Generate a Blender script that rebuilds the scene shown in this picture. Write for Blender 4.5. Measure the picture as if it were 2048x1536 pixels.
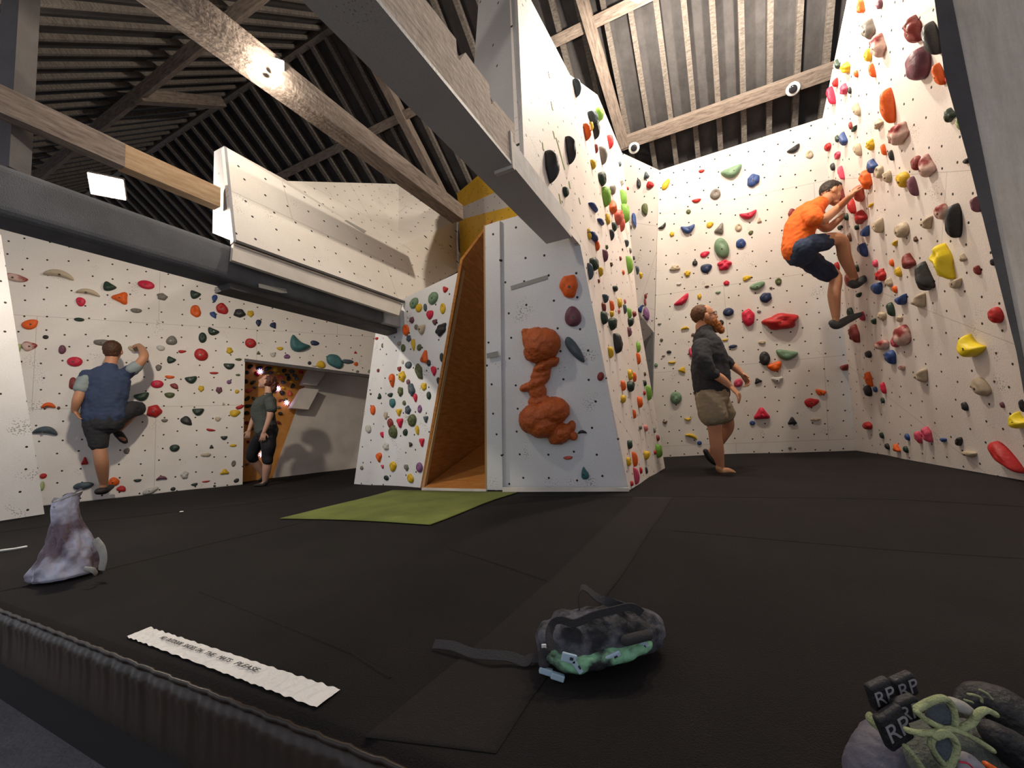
import bpy, bmesh, math, random
import numpy as np
from mathutils import Vector, Matrix, Euler
for o in list(bpy.data.objects): bpy.data.objects.remove(o)
scn = bpy.context.scene; col = scn.collection
random.seed(7)
# ---------------- camera, world, lights, exposure ----------------
F = 820.0; CAMH = 0.65
PIT = math.radians(5.75); ROL = math.atan(.06)
fw = np.array([0, math.cos(PIT), math.sin(PIT)]); rr0 = np.array([1., 0, 0]); uu0 = np.array([0, -math.sin(PIT), math.cos(PIT)])
rt = rr0*math.cos(ROL)-uu0*math.sin(ROL); up_ = uu0*math.cos(ROL)+rr0*math.sin(ROL); CAM = np.array([0, 0, CAMH])
cd = bpy.data.cameras.new('camera'); cam = bpy.data.objects.new('camera', cd); col.objects.link(cam)
cd.sensor_width = 36; cd.lens = 36*F/2048; cd.clip_start = .02; cd.clip_end = 200
m = Matrix(((rt[0], up_[0], -fw[0], 0), (rt[1], up_[1], -fw[1], 0), (rt[2], up_[2], -fw[2], CAMH), (0, 0, 0, 1)))
cam.matrix_world = m; scn.camera = cam
scn.view_settings.view_transform = 'Standard'; scn.view_settings.look = 'None'
scn.view_settings.exposure = 0.15; scn.view_settings.gamma = 1
w = bpy.data.worlds.new('world'); scn.world = w; w.use_nodes = True
w.node_tree.nodes['Background'].inputs[0].default_value = (.88, .91, 1, 1)
w.node_tree.nodes['Background'].inputs[1].default_value = .47

def lamp(name, loc, power, color=(1, .9, .76), size=.07):
    l = bpy.data.lights.new(name, 'POINT'); l.energy = power; l.color = color; l.shadow_soft_size = size
    o = bpy.data.objects.new(name, l); o.location = loc; col.objects.link(o); return o
# ---------------- pixel rays onto real surfaces ----------------
def ray(x, y): return fw+rt*(x-1024)/F-up_*(y-768)/F
def hit(x, y, pl):
    q, n = pl; d = ray(x, y); return CAM+d*(np.dot(q-CAM, n)/np.dot(d, n))
Z3 = np.array([0, 0, 1.])
def fl(x, y, z=0.): return hit(x, y, (np.array([0, 0, z]), Z3))
def J(x, y, Y): d = ray(x, y); return CAM+d*(Y/d[1])
def proj(P):
    d = np.array(P)-CAM; z = d@fw; return np.array([1024+F*(d@rt)/z, 768-F*(d@up_)/z])
def nrm(v): v = np.array(v, float); return v/np.linalg.norm(v)
def facing(a, n):
    n = nrm(n); return (np.array(a), n if n@(CAM-a) > 0 else -n)
def bplane(b1, b2, lean):
    a = fl(*b1); b = fl(*b2); t = nrm(b-a); nH = np.array([t[1], -t[0], 0])
    if nH@(CAM-a) < 0: nH = -nH
    l = math.radians(lean); return facing(a, np.cross(t, Z3*math.cos(l)+nH*math.sin(l)))
def plane3(a, b, c): return facing(a, np.cross(b-a, c-a))
# ---------------- materials ----------------
def mat(name, c, rough=.6, metal=0, bump=0, bscale=40, var=0, vscale=6, c2=None, emit=None, estr=0, spec=.4):
    m = bpy.data.materials.new(name); m.use_nodes = True; nt = m.node_tree; b = nt.nodes['Principled BSDF']
    b.inputs['Base Color'].default_value = (*c, 1); b.inputs['Roughness'].default_value = rough; b.inputs['Metallic'].default_value = metal
    b.inputs['Specular IOR Level'].default_value = spec
    if emit: b.inputs['Emission Color'].default_value = (*emit, 1); b.inputs['Emission Strength'].default_value = estr
    tc = nt.nodes.new('ShaderNodeTexCoord')
    if var or c2:
        n = nt.nodes.new('ShaderNodeTexNoise'); n.inputs['Scale'].default_value = vscale; n.inputs['Detail'].default_value = 5
        nt.links.new(tc.outputs['Object'], n.inputs[0])
        rp = nt.nodes.new('ShaderNodeValToRGB'); e = rp.color_ramp.elements
        e[0].position = .38 if not c2 else .42; e[1].position = .62 if not c2 else .56
        k = 1-var if var else 1
        e[0].color = (c[0]*k, c[1]*k, c[2]*k, 1); e[1].color = (*(c2 or c), 1)
        nt.links.new(n.outputs['Fac'], rp.inputs[0]); nt.links.new(rp.outputs[0], b.inputs['Base Color'])
    if bump:
        n = nt.nodes.new('ShaderNodeTexNoise'); n.inputs['Scale'].default_value = bscale; n.inputs['Detail'].default_value = 4
        nt.links.new(tc.outputs['Object'], n.inputs[0])
        bp = nt.nodes.new('ShaderNodeBump'); bp.inputs['Strength'].default_value = bump; bp.inputs['Distance'].default_value = .01
        nt.links.new(n.outputs['Fac'], bp.inputs['Height']); nt.links.new(bp.outputs[0], b.inputs['Normal'])
    return m
def wallmat(name, c, dots=1., seams=.4, cell=.2, rot=0., speck=1., rough=.55):
    m = mat(name, c, rough, bump=.25, bscale=90); nt = m.node_tree; b = nt.nodes['Principled BSDF']; N = nt.nodes.new; Lk = nt.links.new
    uv = N('ShaderNodeUVMap'); mp = N('ShaderNodeMapping'); mp.inputs['Rotation'].default_value = (0, 0, rot); Lk(uv.outputs[0], mp.inputs[0])
    def vor(scale, rnd):
        v = N('ShaderNodeTexVoronoi'); v.voronoi_dimensions = '2D'; v.inputs['Scale'].default_value = scale; v.inputs['Randomness'].default_value = rnd
        Lk(mp.outputs[0], v.inputs['Vector']); return v
    def lt(sock, th):
        q = N('ShaderNodeMath'); q.operation = 'LESS_THAN'; Lk(sock, q.inputs[0])
        if isinstance(th, float): q.inputs[1].default_value = th
        else: Lk(th, q.inputs[1])
        return q.outputs[0]
    def mix(fac, a, col2):
        q = N('ShaderNodeMix'); q.data_type = 'RGBA'
        if isinstance(fac, float): q.inputs[0].default_value = fac
        else: Lk(fac, q.inputs[0])
        if isinstance(a, tuple): q.inputs[6].default_value = a
        else: Lk(a, q.inputs[6])
        if isinstance(col2, tuple): q.inputs[7].default_value = col2
        else: Lk(col2, q.inputs[7])
        return q.outputs[2]
    def mul(a, k):
        q = N('ShaderNodeMath'); q.operation = 'MULTIPLY'; Lk(a, q.inputs[0])
        if isinstance(k, float): q.inputs[1].default_value = k
        else: Lk(k, q.inputs[1])
        return q.outputs[0]
    ns = N('ShaderNodeTexNoise'); ns.inputs['Scale'].default_value = 1.6; ns.inputs['Detail'].default_value = 6; Lk(mp.outputs[0], ns.inputs[0])
    mr = N('ShaderNodeMapRange'); mr.inputs[1].default_value = .4; mr.inputs[2].default_value = .75; Lk(ns.outputs['Fac'], mr.inputs[0])
    out = mix(mul(mr.outputs[0], .5), (*c, 1), (c[0]*.82, c[1]*.76, c[2]*.72, 1))
    gs = N('ShaderNodeTexNoise'); gs.inputs['Scale'].default_value = 120; gs.inputs['Detail'].default_value = 3; Lk(mp.outputs[0], gs.inputs[0])
    mg = N('ShaderNodeMapRange'); mg.inputs[1].default_value = .45; mg.inputs[2].default_value = .8; Lk(gs.outputs['Fac'], mg.inputs[0])
    out = mix(mul(mg.outputs[0], .35), out, (c[0]*.6, c[1]*.55, c[2]*.5, 1))
    # paint scuffs in loose clusters
    cl = N('ShaderNodeTexNoise'); cl.inputs['Scale'].default_value = 3.5; Lk(mp.outputs[0], cl.inputs[0])
    cm = N('ShaderNodeMapRange'); cm.inputs[1].default_value = .56; cm.inputs[2].default_value = .75; cm.inputs[4].default_value = .26*speck; Lk(cl.outputs['Fac'], cm.inputs[0])
    out = mix(mul(lt(vor(42, 1).outputs['Distance'], cm.outputs[0]), .55), out, (.12, .09, .07, 1))
    if seams:
        br = N('ShaderNodeTexBrick'); br.offset = .5; br.inputs['Scale'].default_value = 1; br.inputs['Brick Width'].default_value = 2.44; br.inputs['Row Height'].default_value = 1.22
        br.inputs['Mortar Size'].default_value = .0035; Lk(mp.outputs[0], br.inputs[0])
        out = mix(mul(br.outputs['Fac'], seams), out, (.22, .18, .15, 1))
    if dots:
        out = mix(mul(lt(vor(1/cell, .38).outputs['Distance'], .055*.2/cell), dots), out, (.03, .025, .02, 1))
    Lk(out, b.inputs['Base Color'])
    return m
def woodmat(name, c, c2, scale=3, stretch=(1, 12, 12), rough=.75):
    m = mat(name, c, rough, bump=.35, bscale=30, spec=.2); nt = m.node_tree; b = nt.nodes['Principled BSDF']; N = nt.nodes.new
    tc = N('ShaderNodeUVMap'); mp = N('ShaderNodeMapping'); mp.inputs['Scale'].default_value = stretch; nt.links.new(tc.outputs[0], mp.inputs[0])
    n = N('ShaderNodeTexNoise'); n.inputs['Scale'].default_value = scale; n.inputs['Detail'].default_value = 8; n.inputs['Roughness'].default_value = .7; nt.links.new(mp.outputs[0], n.inputs[0])
    rp = N('ShaderNodeValToRGB'); e = rp.color_ramp.elements; e[0].position = .35; e[1].position = .66; e[0].color = (*c, 1); e[1].color = (*c2, 1)
    nt.links.new(n.outputs['Fac'], rp.inputs[0]); nt.links.new(rp.outputs[0], b.inputs['Base Color']); return m
M = {}
WHT = (.84, .79, .74)
M['wall'] = wallmat('painted_plywood', WHT)
M['wallr'] = wallmat('painted_plywood_tilted', (.84, .77, .73), rot=.5)
M['wallt'] = wallmat('tower_plywood', (.80, .80, .82), seams=0., cell=.24, speck=1.4)
M['wall_shaded'] = wallmat('shaded_plywood', (.30, .30, .32), seams=0., cell=.3, speck=.4)  # darker copy of the white plywood, shade on turned-away faces put into its colour
M['yellow'] = wallmat('yellow_plywood', (.72, .42, .02), seams=0., cell=.2, speck=1.8)
M['tower_white'] = wallmat('white_band_plywood', (.62, .60, .60), seams=0., cell=.2)
M['plain'] = mat('plain_plywood', (.72, .66, .60), .7, bump=.2, bscale=60, var=.15, vscale=3)
M['chute'] = woodmat('orange_plywood', (.33, .12, .025), (.50, .22, .06), 2, (2, 14, 1))
M['orangewall'] = woodmat('orange_wall_plywood', (.62, .27, .06), (.75, .36, .10), 2, (3, 3, 1))
M['edge'] = mat('plywood_edge', (.45, .27, .13), .7)
M['roof'] = woodmat('roof_boards', (.062, .058, .060), (.09, .085, .087), 2, (3, 3, 1), .9)
M['rafter'] = woodmat('rafter_timber', (.09, .076, .068), (.22, .195, .175), 5, (10, 3, 3), .8)
M['beam'] = woodmat('old_beam_timber', (.13, .10, .085), (.32, .26, .22), 3, (2, 14, 14), .8)
M['fresh'] = woodmat('fresh_timber', (.36, .22, .12), (.50, .36, .23), 3, (2, 14, 14), .7)
M['greybeam'] = mat('grey_painted_board', (.62, .61, .61), .7, bump=.3, bscale=25, var=.12, vscale=8)
M['palebeam'] = woodmat('whitewashed_timber', (.30, .24, .20), (.62, .54, .47), 4, (2, 16, 16), .8)
M['pad'] = mat('grey_padding', (.16, .165, .18), .8, bump=.5, bscale=180, var=.25, vscale=4)
M['padd'] = mat('dark_grey_timber', (.11, .10, .10), .8, bump=.3, bscale=60, var=.2)
M['mat'] = mat('black_mat_cover', (.0105, .0083, .0083), .95, bump=.6, bscale=260, var=.25, vscale=2.5, spec=.25)
M['strip'] = mat('charcoal_joint_cover', (.0155, .0128, .0125), .95, bump=.5, bscale=260, spec=.25)
M['vinyl'] = mat('black_vinyl', (.028, .017, .011), .36, bump=.3, bscale=12, var=.35, vscale=4, spec=.5)
M['green'] = mat('olive_green_carpet', (.20, .24, .055), .95, bump=.7, bscale=200, var=.25, vscale=3)
M['concrete'] = mat('grey_concrete_floor', (.16, .15, .16), .85, bump=.4, bscale=60, var=.2)
M['plinth'] = mat('dark_plinth', (.02, .018, .02), .9)
M['tape'] = mat('grey_cloth_tape', (.33, .32, .29), .5)
M['whitetape'] = mat('white_tape', (.82, .80, .78), .45, bump=1., bscale=34)
M['ink'] = mat('marker_ink', (.03, .03, .04), .6)
M['bolt'] = mat('bolt_steel', (.10, .09, .08), .4, metal=.7)
M['white_plastic'] = mat('white_plastic', (.8, .8, .78), .35)
M['glass'] = mat('dark_lens', (.02, .02, .025), .12)
HC = dict(red=(.48, .02, .02), cr=(.62, .02, .06), ro=(.62, .07, .13), or_=(.78, .12, .01), ye=(.68, .43, .02), dg=(.022, .045, .03), bk=(.028, .028, .03),
          ol=(.10, .12, .045), sg=(.17, .28, .17), bl=(.035, .075, .24), na=(.02, .035, .09), sl=(.07, .095, .115), mv=(.17, .06, .085), pu=(.22, .09, .22), be=(.52, .42, .30),
          wh=(.55, .53, .48), gy=(.20, .18, .155), li=(.20, .42, .05), te=(.05, .16, .17), ma=(.24, .035, .03), br=(.12, .05, .03), sa=(.62, .12, .08), pg=(.40, .48, .22), pk=(.65, .20, .20))
HN = dict(red='red', cr='crimson', ro='rose red', or_='orange', ye='yellow', dg='dark green', bk='black', ol='olive green', sg='sage green', bl='blue', na='navy blue', sl='slate grey',
          mv='mauve', pu='purple', be='beige', wh='off-white', gy='grey brown', li='lime green', te='teal', ma='maroon', br='brown', sa='salmon red', pg='pale green', pk='pink', mw='maroon and white', yb='bright yellow')
for k, c in HC.items(): M['h_'+k] = mat('hold_'+HN[k].replace(' ', '_'), c, .5, bump=.35, bscale=45, var=.12, vscale=14)
M['h_mw'] = mat('hold_maroon_white', (.26, .03, .03), .45, bump=.3, c2=(.62, .42, .36), vscale=7)
M['h_yb'] = mat('hold_bright_yellow', (.85, .65, .02), .45, bump=.35, bscale=30)
M['h_snake'] = mat('hold_burnt_orange', (.50, .105, .02), .55, bump=.9, bscale=34, var=.2, vscale=9)
# ---------------- mesh helpers ----------------
def tagp(o, label=None, cat=None, group=None, kind=None):
    for k, v in (('label', label), ('category', cat), ('group', group), ('kind', kind)):
        if v: o[k] = v
    return o
def empty(name, loc, label=None, cat=None, group=None, kind=None):
    o = bpy.data.objects.new(name, None); o.location = loc; o.empty_display_size = .1; col.objects.link(o); return tagp(o, label, cat, group, kind)
def wloc(o):
    v = Vector(o.location)
    while o.parent: o = o.parent; v += o.location
    return v
def add(name, verts, faces, mt, parent=None, loc=None, uvs=None, smooth=False, mats=None, fm=None):
    base = wloc(parent) if parent else Vector(loc if loc is not None else (0, 0, 0))
    if not parent and loc is None:
        a = np.array([tuple(v) for v in verts]); base = Vector((a[:, 0].mean(), a[:, 1].mean(), a[:, 2].min()))
    me = bpy.data.meshes.new(name); me.from_pydata([Vector(v)-base for v in verts], [], faces); 
    if uvs is not None:
        L = me.uv_layers.new(name='UVMap')
        for pl in me.polygons:
            for li in pl.loop_indices: L.data[li].uv = uvs(np.array(verts[me.loops[li].vertex_index], float), np.array(pl.normal))
    for q in (mats or [mt]): me.materials.append(M[q] if isinstance(q, str) else q)
    if fm: 
        for p_, i in zip(me.polygons, fm): p_.material_index = i
    bm = bmesh.new(); bm.from_mesh(me); bmesh.ops.recalc_face_normals(bm, faces=bm.faces); bm.to_mesh(me); bm.free()
    if smooth: me.polygons.foreach_set('use_smooth', [True]*len(me.polygons))
    o = bpy.data.objects.new(name, me); col.objects.link(o)
    if parent: o.parent = parent
    else: o.location = base
    return o
def planeuv(pl):
    n = pl[1]; u = np.cross(Z3, n); u = nrm(u) if np.linalg.norm(u) > .05 else np.array([1., 0, 0]); v = np.cross(n, u)
    return lambda P, _n: (float(P@u), float(P@v))
def boxuv(P, n):
    a = np.abs(n); i = int(a.argmax()); return ((P[1], P[2]), (P[0], P[2]), (P[0], P[1]))[i]
def board(name, pts, mt, th=.03, parent=None, pl=None, **kw):
    """solid board: outline points on one plane, thickness away from the viewer side"""
    pts = [np.array(p, float) for p in pts]
    n = pl[1] if pl else facing(pts[0], np.cross(pts[1]-pts[0], pts[2]-pts[0]))[1]
    k = len(pts); V = pts+[p-n*th for p in pts]
    Fc = [list(range(k)), list(range(k, 2*k))[::-1]]+[[i, (i+1) % k, k+(i+1) % k, k+i] for i in range(k)]
    return add(name, V, Fc, mt, parent, uvs=planeuv((pts[0], n)), **kw)
def pboard(name, px, pl, mt, th=.03, parent=None, off=0., **kw):
    q = (pl[0]+pl[1]*off, pl[1]); return board(name, [hit(x, y, q) for x, y in px], mt, th, parent, q, **kw)
def box(name, c, sx, sy, sz, mt, parent=None, ax=None, bev=0.):
    """c centre; ax = 3x3 rows: local axes"""
    ax = np.eye(3) if ax is None else np.array(ax); V = []
    for i in (-1, 1):
        for j in (-1, 1):
            for k in (-1, 1): V.append(np.array(c)+ax[0]*sx/2*i+ax[1]*sy/2*j+ax[2]*sz/2*k)
    Fc = [[0, 1, 3, 2], [4, 6, 7, 5], [0, 4, 5, 1], [2, 3, 7, 6], [0, 2, 6, 4], [1, 5, 7, 3]]
    uv = lambda P, n: (float(P@ax[0]), float(P@ax[1]+P@ax[2]))
    o = add(name, V, Fc, mt, parent, uvs=uv)
    if bev:
        b = o.modifiers.new('bevel', 'BEVEL'); b.width = bev; b.segments = 4
    return o
def beam(name, a, b, w, h, mt, parent=None, side=1, bev=0., vertical_up=True):
    """a,b: bottom edge end points; w extends to `side` horizontally, h upward"""
    a = np.array(a); b = np.array(b); d = nrm(b-a); s = nrm(np.cross(d, Z3))*side; u = nrm(np.cross(s, d))
    if u[2] < 0: u = -u
    c = (a+b)/2+s*w/2+u*h/2
    return box(name, c, np.linalg.norm(b-a), w, h, mt, parent, (d, s, u), bev)
# ---------------- lamps of the hall ----------------
def floodlight(loc, aim, label, power, color=(1, .88, .72)):
    loc = np.array(loc); d = nrm(np.array(aim)-loc); s = nrm(np.cross(d, Z3)); u = np.cross(s, d)
    t = empty('floodlight', loc, label, 'lamp', 'floodlights in the roof')
    box('housing', loc-d*.03, .24, .19, .05, 'padd', t, (s, u, d), .008)
    box('lens', loc+d*.002, .21, .16, .008, mat('lit_lens', (1, .95, .85), .4, emit=(1, .9, .75), estr=60), t, (s, u, d))
    box('bracket', loc-d*.07, .03, .03, .06, 'padd', t, (s, u, d))
    l = lamp('lamp_light', loc+d*.09, power, color); return t
L1 = J(533, 140, 2.8); L2 = J(214, 374, 3.45)
floodlight(L1, (-.4, .5, .6), 'glaring white floodlight on the long tie beam left of centre', 165)
floodlight(L2, (-2.0, 1.2, .3), 'glaring floodlight just above the grey padded beam', 165)
floodlight((1.75, 4.25, 5.5), (2.6, 4.8, 1.0), 'floodlight high over the hall beside the climbing tower', 270)
floodlight((3.1, 3.9, 5.35), (3.4, 4.2, 1.0), 'floodlight high over the hall near the top of the right wall', 230)
# ---------------- floor and crash mat ----------------
e1 = fl(0, 1210); e3 = fl(860, 1536); E = nrm(e3-e1); Nn = np.array([-E[1], E[0], 0])
if Nn[1] < 0: Nn = -Nn
def quad(name, a, b, c, d, mt, **kw): return add(name, [a, b, c, d], [[0, 1, 2, 3]], mt, uvs=boxuv, **kw)
fz = -.40
o = quad('floor', (-14, -4, fz), (9, -4, fz), (9, 14, fz), (-14, 14, fz), 'concrete'); tagp(o, 'grey concrete floor below the mats', 'floor', kind='structure')
cm = empty('crash_mat', e1, 'black fabric covered crash mat with a creased vinyl front edge', 'mat')
# top cover with gentle sags; front edge rounds over
nx, ny = 170, 110; V = []; Fc = []
def sag(x, y):
    return .006*math.sin(x*2.1+y*.9)+.005*math.sin(y*3.7-x*1.3)+.003*math.sin(x*5.1+y*4.3)
for j in range(ny):
    v = (j/(ny-1))**1.7*12
    for i in range(nx):
        s = -6+i/(nx-1)*19
        p = e1+E*s+Nn*v; k = min(1, max(0, (v-.08)/.8))
        z = sag(p[0], p[1])*k-.008+(-.012 if v < .02 else 0); V.append((p[0], p[1], z))
for j in range(ny-1):
    for i in range(nx-1): a = j*nx+i; Fc.append([a, a+1, a+nx+1, a+nx])
add('top_cover', V, Fc, 'mat', cm, smooth=True)
V = []; Fc = []; nx = 900; prof = [(0.0, -.020), (-.012, -.024), (-.022, -.034), (-.026, -.05), (-.022, -.07), (-.02, -.11), (-.02, -.16), (-.018, -.2), (-.012, -.22)]
rs = random.Random(3); ph = [rs.uniform(0, 6) for _ in range(6)]
for i in range(nx):
    s = -1.2+i/(nx-1)*5
    for j, (d, z) in enumerate(prof):
        k = min(1, j/2.5)
        am = max(0, math.sin(s*3.1+1))*max(0, math.sin(s*7.7+2))+.25; wv = (.005*abs(math.sin(s*19+ph[0]+2*math.sin(s*5)))**8+.003*math.sin(s*61+ph[1]+3*math.sin(s*7.3))*am+.0016*math.sin(s*141+j*.4)*(am if j > 4 else 1.2))*k*(1.0 if j < 7 else .5)
        p = e1+E*s+Nn*(d+wv); V.append((p[0], p[1], z))
m_ = len(prof)
for i in range(nx-1):
    for j in range(m_-1): a = i*m_+j; Fc.append([a, a+1, a+m_+1, a+m_])
add('front_vinyl', V, Fc, 'vinyl', cm, smooth=True)
# thin welt along the edge
V = []; Fc = []
for i in range(260):
    s = -1.2+i/259*5; w_ = .002*math.sin(s*60)+.0015*math.sin(s*131)
    for q in range(8):
        a = q/8*2*math.pi; p = e1+E*s+Nn*(-.008+w_+.006*math.cos(a)); V.append((p[0], p[1], -.014+.006*math.sin(a)))
for i in range(259):
    for q in range(8): a = i*8+q; b = i*8+(q+1) % 8; Fc.append([a, b, b+8, a+8])
add('welt', V, Fc, 'vinyl', cm, smooth=True)
quad('plinth', *[e1+E*s+Nn*.02+Z3*z for s, z in ((-4, -.22), (8, -.22), (8, fz), (-4, fz))], 'plinth', parent=cm)
def ribbon(name, A, B, zof, mt, parent=None, n=60, th=.004, **kw):
    """flat strip following the mat between pixel polylines A and B"""
    def samp(L, t):
        k = t*(len(L)-1); i = min(int(k), len(L)-2); f_ = k-i; return np.array(L[i])*(1-f_)+np.array(L[i+1])*f_
    A = [fl(*p) for p in A]; B = [fl(*p) for p in B]; V = []; m2 = 8
    for i in range(n+1):
        a = samp(A, i/n); b = samp(B, i/n)
        for j in range(m2+1):
            p = a+(b-a)*j/m2; kk = min(1, max(0, ((p-e1)@Nn-.08)/.8)); V.append((p[0], p[1], sag(p[0], p[1])*kk-.008+zof))
    Fc = [[i*(m2+1)+j, i*(m2+1)+j+1, (i+1)*(m2+1)+j+1, (i+1)*(m2+1)+j] for i in range(n) for j in range(m2)]
    o = add(name, V, Fc, mt, parent, smooth=True, uvs=boxuv, **kw)
    s = o.modifiers.new('solid', 'SOLIDIFY'); s.thickness = th; s.offset = 0; return o
ribbon('joint_strip', [(1266, 990), (1113, 1150), (938, 1296), (728, 1468)], [(1345, 991), (1243, 1150), (1060, 1394), (992, 1500)], .0015, 'strip', cm, th=.0012)
def seam(pts, w=.006):
    A = [(x, y-.1) for x, y in pts]; W = [fl(*p) for p in pts]
    V = []; Fc = []
    P = []
    for i in range(len(W)-1):
        for k in range(12): P.append(W[i]+(W[i+1]-W[i])*k/12)
    P.append(W[-1])
    for i, p in enumerate(P):
        d = nrm(P[min(i+1, len(P)-1)]-P[max(i-1, 0)]); s = np.array([-d[1], d[0], 0])
        kk = min(1, max(0, ((p-e1)@Nn-.08)/.8)); z = sag(p[0], p[1])*kk-.008
        V += [tuple(p+s*w+Z3*(z+.0005)), tuple(p+Z3*(z+.0035)), tuple(p-s*w+Z3*(z+.0005))]
    for i in range(len(P)-1):
        for j in range(2): a = i*3+j; Fc.append([a, a+1, a+4, a+3])
    add('seam', V, Fc, 'mat', cm, smooth=True)
for s_ in ([(0, 1063), (300, 1030), (620, 990)], [(0, 1180), (150, 1150), (400, 1090), (640, 1035)], [(1040, 992), (1400, 990), (1800, 1000), (2048, 1012)], [(400, 1180), (700, 1300), (780, 1350)],
           [(1345, 1060), (1700, 1085), (2048, 1110)], [(860, 1050), (900, 1100), (1100, 1165)]): seam(s_)
g = ribbon('carpet_patch', [(785, 982), (1040, 982)], [(560, 1035), (860, 1050)], .008, 'green'); tagp(g, 'olive green carpet rectangle on the black mat before the wooden chute', 'carpet')
# ---------------- climbing walls ----------------
PL = {}
PL['L'] = bplane((88, 1010), (485, 968), 0)
PL['K'] = bplane((1330, 912), (1712, 900), 11)
PL['R'] = bplane((1712, 900), (2048, 960), 4)
PL['S'] = bplane((1258, 980), (1330, 935), -3)
sA = hit(1160, 490, PL['S']); PL['F'] = plane3(fl(1003, 980), fl(1258, 980), sA)
PL['T'] = bplane((768, 971), (845, 976), 2)
PL['T0'] = bplane((708, 968), (768, 971), 0)
c1 = hit(1244, 306, PL['S']); c2 = hit(1318, 340, PL['K']); c3 = hit(1307, 664, PL['K'])
PL['B'] = plane3(hit(1250, 330, (PL['S'][0]-PL['S'][1]*.1, PL['S'][1])), c2, c3)
def cut(name, px, pl, mt, label, th=.04, kind='structure', **kw):
    o = pboard(name, px, PL[pl], mt, th, **kw); return tagp(o, label, kind=kind)
cut('wall_left', [(-70, 380), (815, 655), (752, 752), (490, 718), (485, 969), (60, 1014), (-70, 1028)], 'L', 'wall', 'white climbing wall on the left with a doorway cut in it')
o = pboard('doorway_trim', [(489, 717), (752, 751), (752, 757), (489, 723)], PL['L'], 'padd', .05, off=.012); tagp(o, kind='structure'); o.name = 'trim_1'
cut('wall_back', [(1318, 341), (1645, 236), (1712, 901), (1303, 915)], 'K', 'wall', 'white overhanging climbing wall at the back')
cut('wall_right', [(1645, 236), (1700, -30), (1712, -110), (2500, -700), (2700, 1100), (2048, 961), (1712, 901)], 'R', 'wallr', 'white climbing wall on the right')
cut('wall_corner', [(1236, 302), (1318, 340), (1307, 664), (1276, 625), (1230, 600)], 'B', 'wallr', 'white climbing panel in the corner beside the tower')
# undercut beneath the corner panel
q1 = hit(1276, 622, PL['B']); q2 = hit(1307, 664, PL['K']); q3 = hit(1303, 915, PL['K']); q4 = hit(1283, 714, (q1+np.array([.25, .35, 0]), PL['B'][1]))
board('wall_undercut', [q1, q2, q4], 'wallr', .02)['kind'] = 'structure'
q5 = J(1322, 925, 6.6); q6 = J(1290, 720, 6.9)
board('wall_undercut', [q2, q3, J(1262, 925, 7.6), J(1262, 700, 7.4)], 'wall_shaded', .02)['kind'] = 'structure'
# fold line and lower slab on the right wall
# ---------------- the tower ----------------
tw = empty('climbing_tower', fl(1100, 985), 'tall white climbing tower in the middle of the hall with a leaning front slab', 'climbing tower')
pboard('side_panel', [(1043, 350), (1028, -10), (1024, -70), (1050, -40), (1062, 0), (1140, 150), (1195, 190), (1244, 306), (1276, 623), (1330, 936), (1258, 981), (1160, 490)], PL['S'], 'wallr', .04, tw)
a = hit(1024, -70, PL['S']); b = hit(1043, 352, PL['S']); dback = nrm(np.array([-.62, .78, 0]))
bk = 1.0
pboard('shaded_side_panel', [(1026, -80), (1043, 352), (1036, 330), (1000, 232), (948, 130), (963, -80)], plane3(a, b, b+dback*.8), 'wall_shaded', .03, tw)
pboard('front_panel', [(990, 445), (1040, 430), (1160, 488), (1258, 980), (990, 981)], PL['F'], 'wallt', .04, tw)
fp = PL['F']; a = hit(968, 452, fp); 
pboard('front_strip', [(968, 452), (999, 441), (1005, 980), (972, 980)], fp, 'wallt', .06, tw, off=.03)
for px in ([(967, 451), (970, 450), (974, 980), (970, 980)],): pboard('edge_strip', px, fp, 'edge', .062, tw, off=.031)
pboard('base_strip', [(843, 976), (972, 979), (972, 983), (843, 981)], bplane((843, 981), (972, 983), 0), 'plain', .03, tw)
pboard('base_board', [(1005, 975), (1258, 976), (1258, 983), (1005, 984)], bplane((1005, 984), (1258, 983), 0), 'plain', .02, tw)
# left facets of the tower
tl = empty('leaning_climbing_panel', fl(780, 975), 'white leaning climbing panel left of the wooden chute', 'climbing panel')
pboard('main_facet', [(768, 972), (766, 660), (800, 600), (925, 541), (845, 977)], PL['T'], 'wallt', .03, tl)
pboard('edge_facet', [(708, 968), (752, 660), (768, 650), (768, 972)], PL['T0'], 'wallt', .03, tl)
pboard('edge_strip', [(921, 543), (926, 540), (848, 977), (843, 977)], PL['T'], 'edge', .034, tl, off=.003)
# wooden chute between
ch = empty('wooden_chute', fl(900, 980), 'orange brown plywood lined chute inside the tower', 'chute')
ca = hit(925, 541, PL['T']); cb = hit(845, 977, PL['T'])
pc = J(972, 870, 5.6); pch = plane3(ca, cb, J(975, 700, 5.5))
pboard('side_lining', [(925, 520), (985, 440), (1000, 990), (843, 990)], pch, 'chute', .03, ch)
fr = hit(972, 452, (fp[0]-fp[1]*.1, fp[1]))
board('bottom_ramp', [fl(845, 979)+Z3*.01, fl(972, 980)+Z3*.01, hit(1000, 862, pch)+np.array([0, 0, 0]), hit(848, 976, pch)], 'chute', .02, ch)
board('top_strip', [J(928, 543, 4.75), J(968, 500, 4.75), J(968, 520, 4.75), J(930, 562, 4.75)], 'plain', .04, ch)
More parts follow.
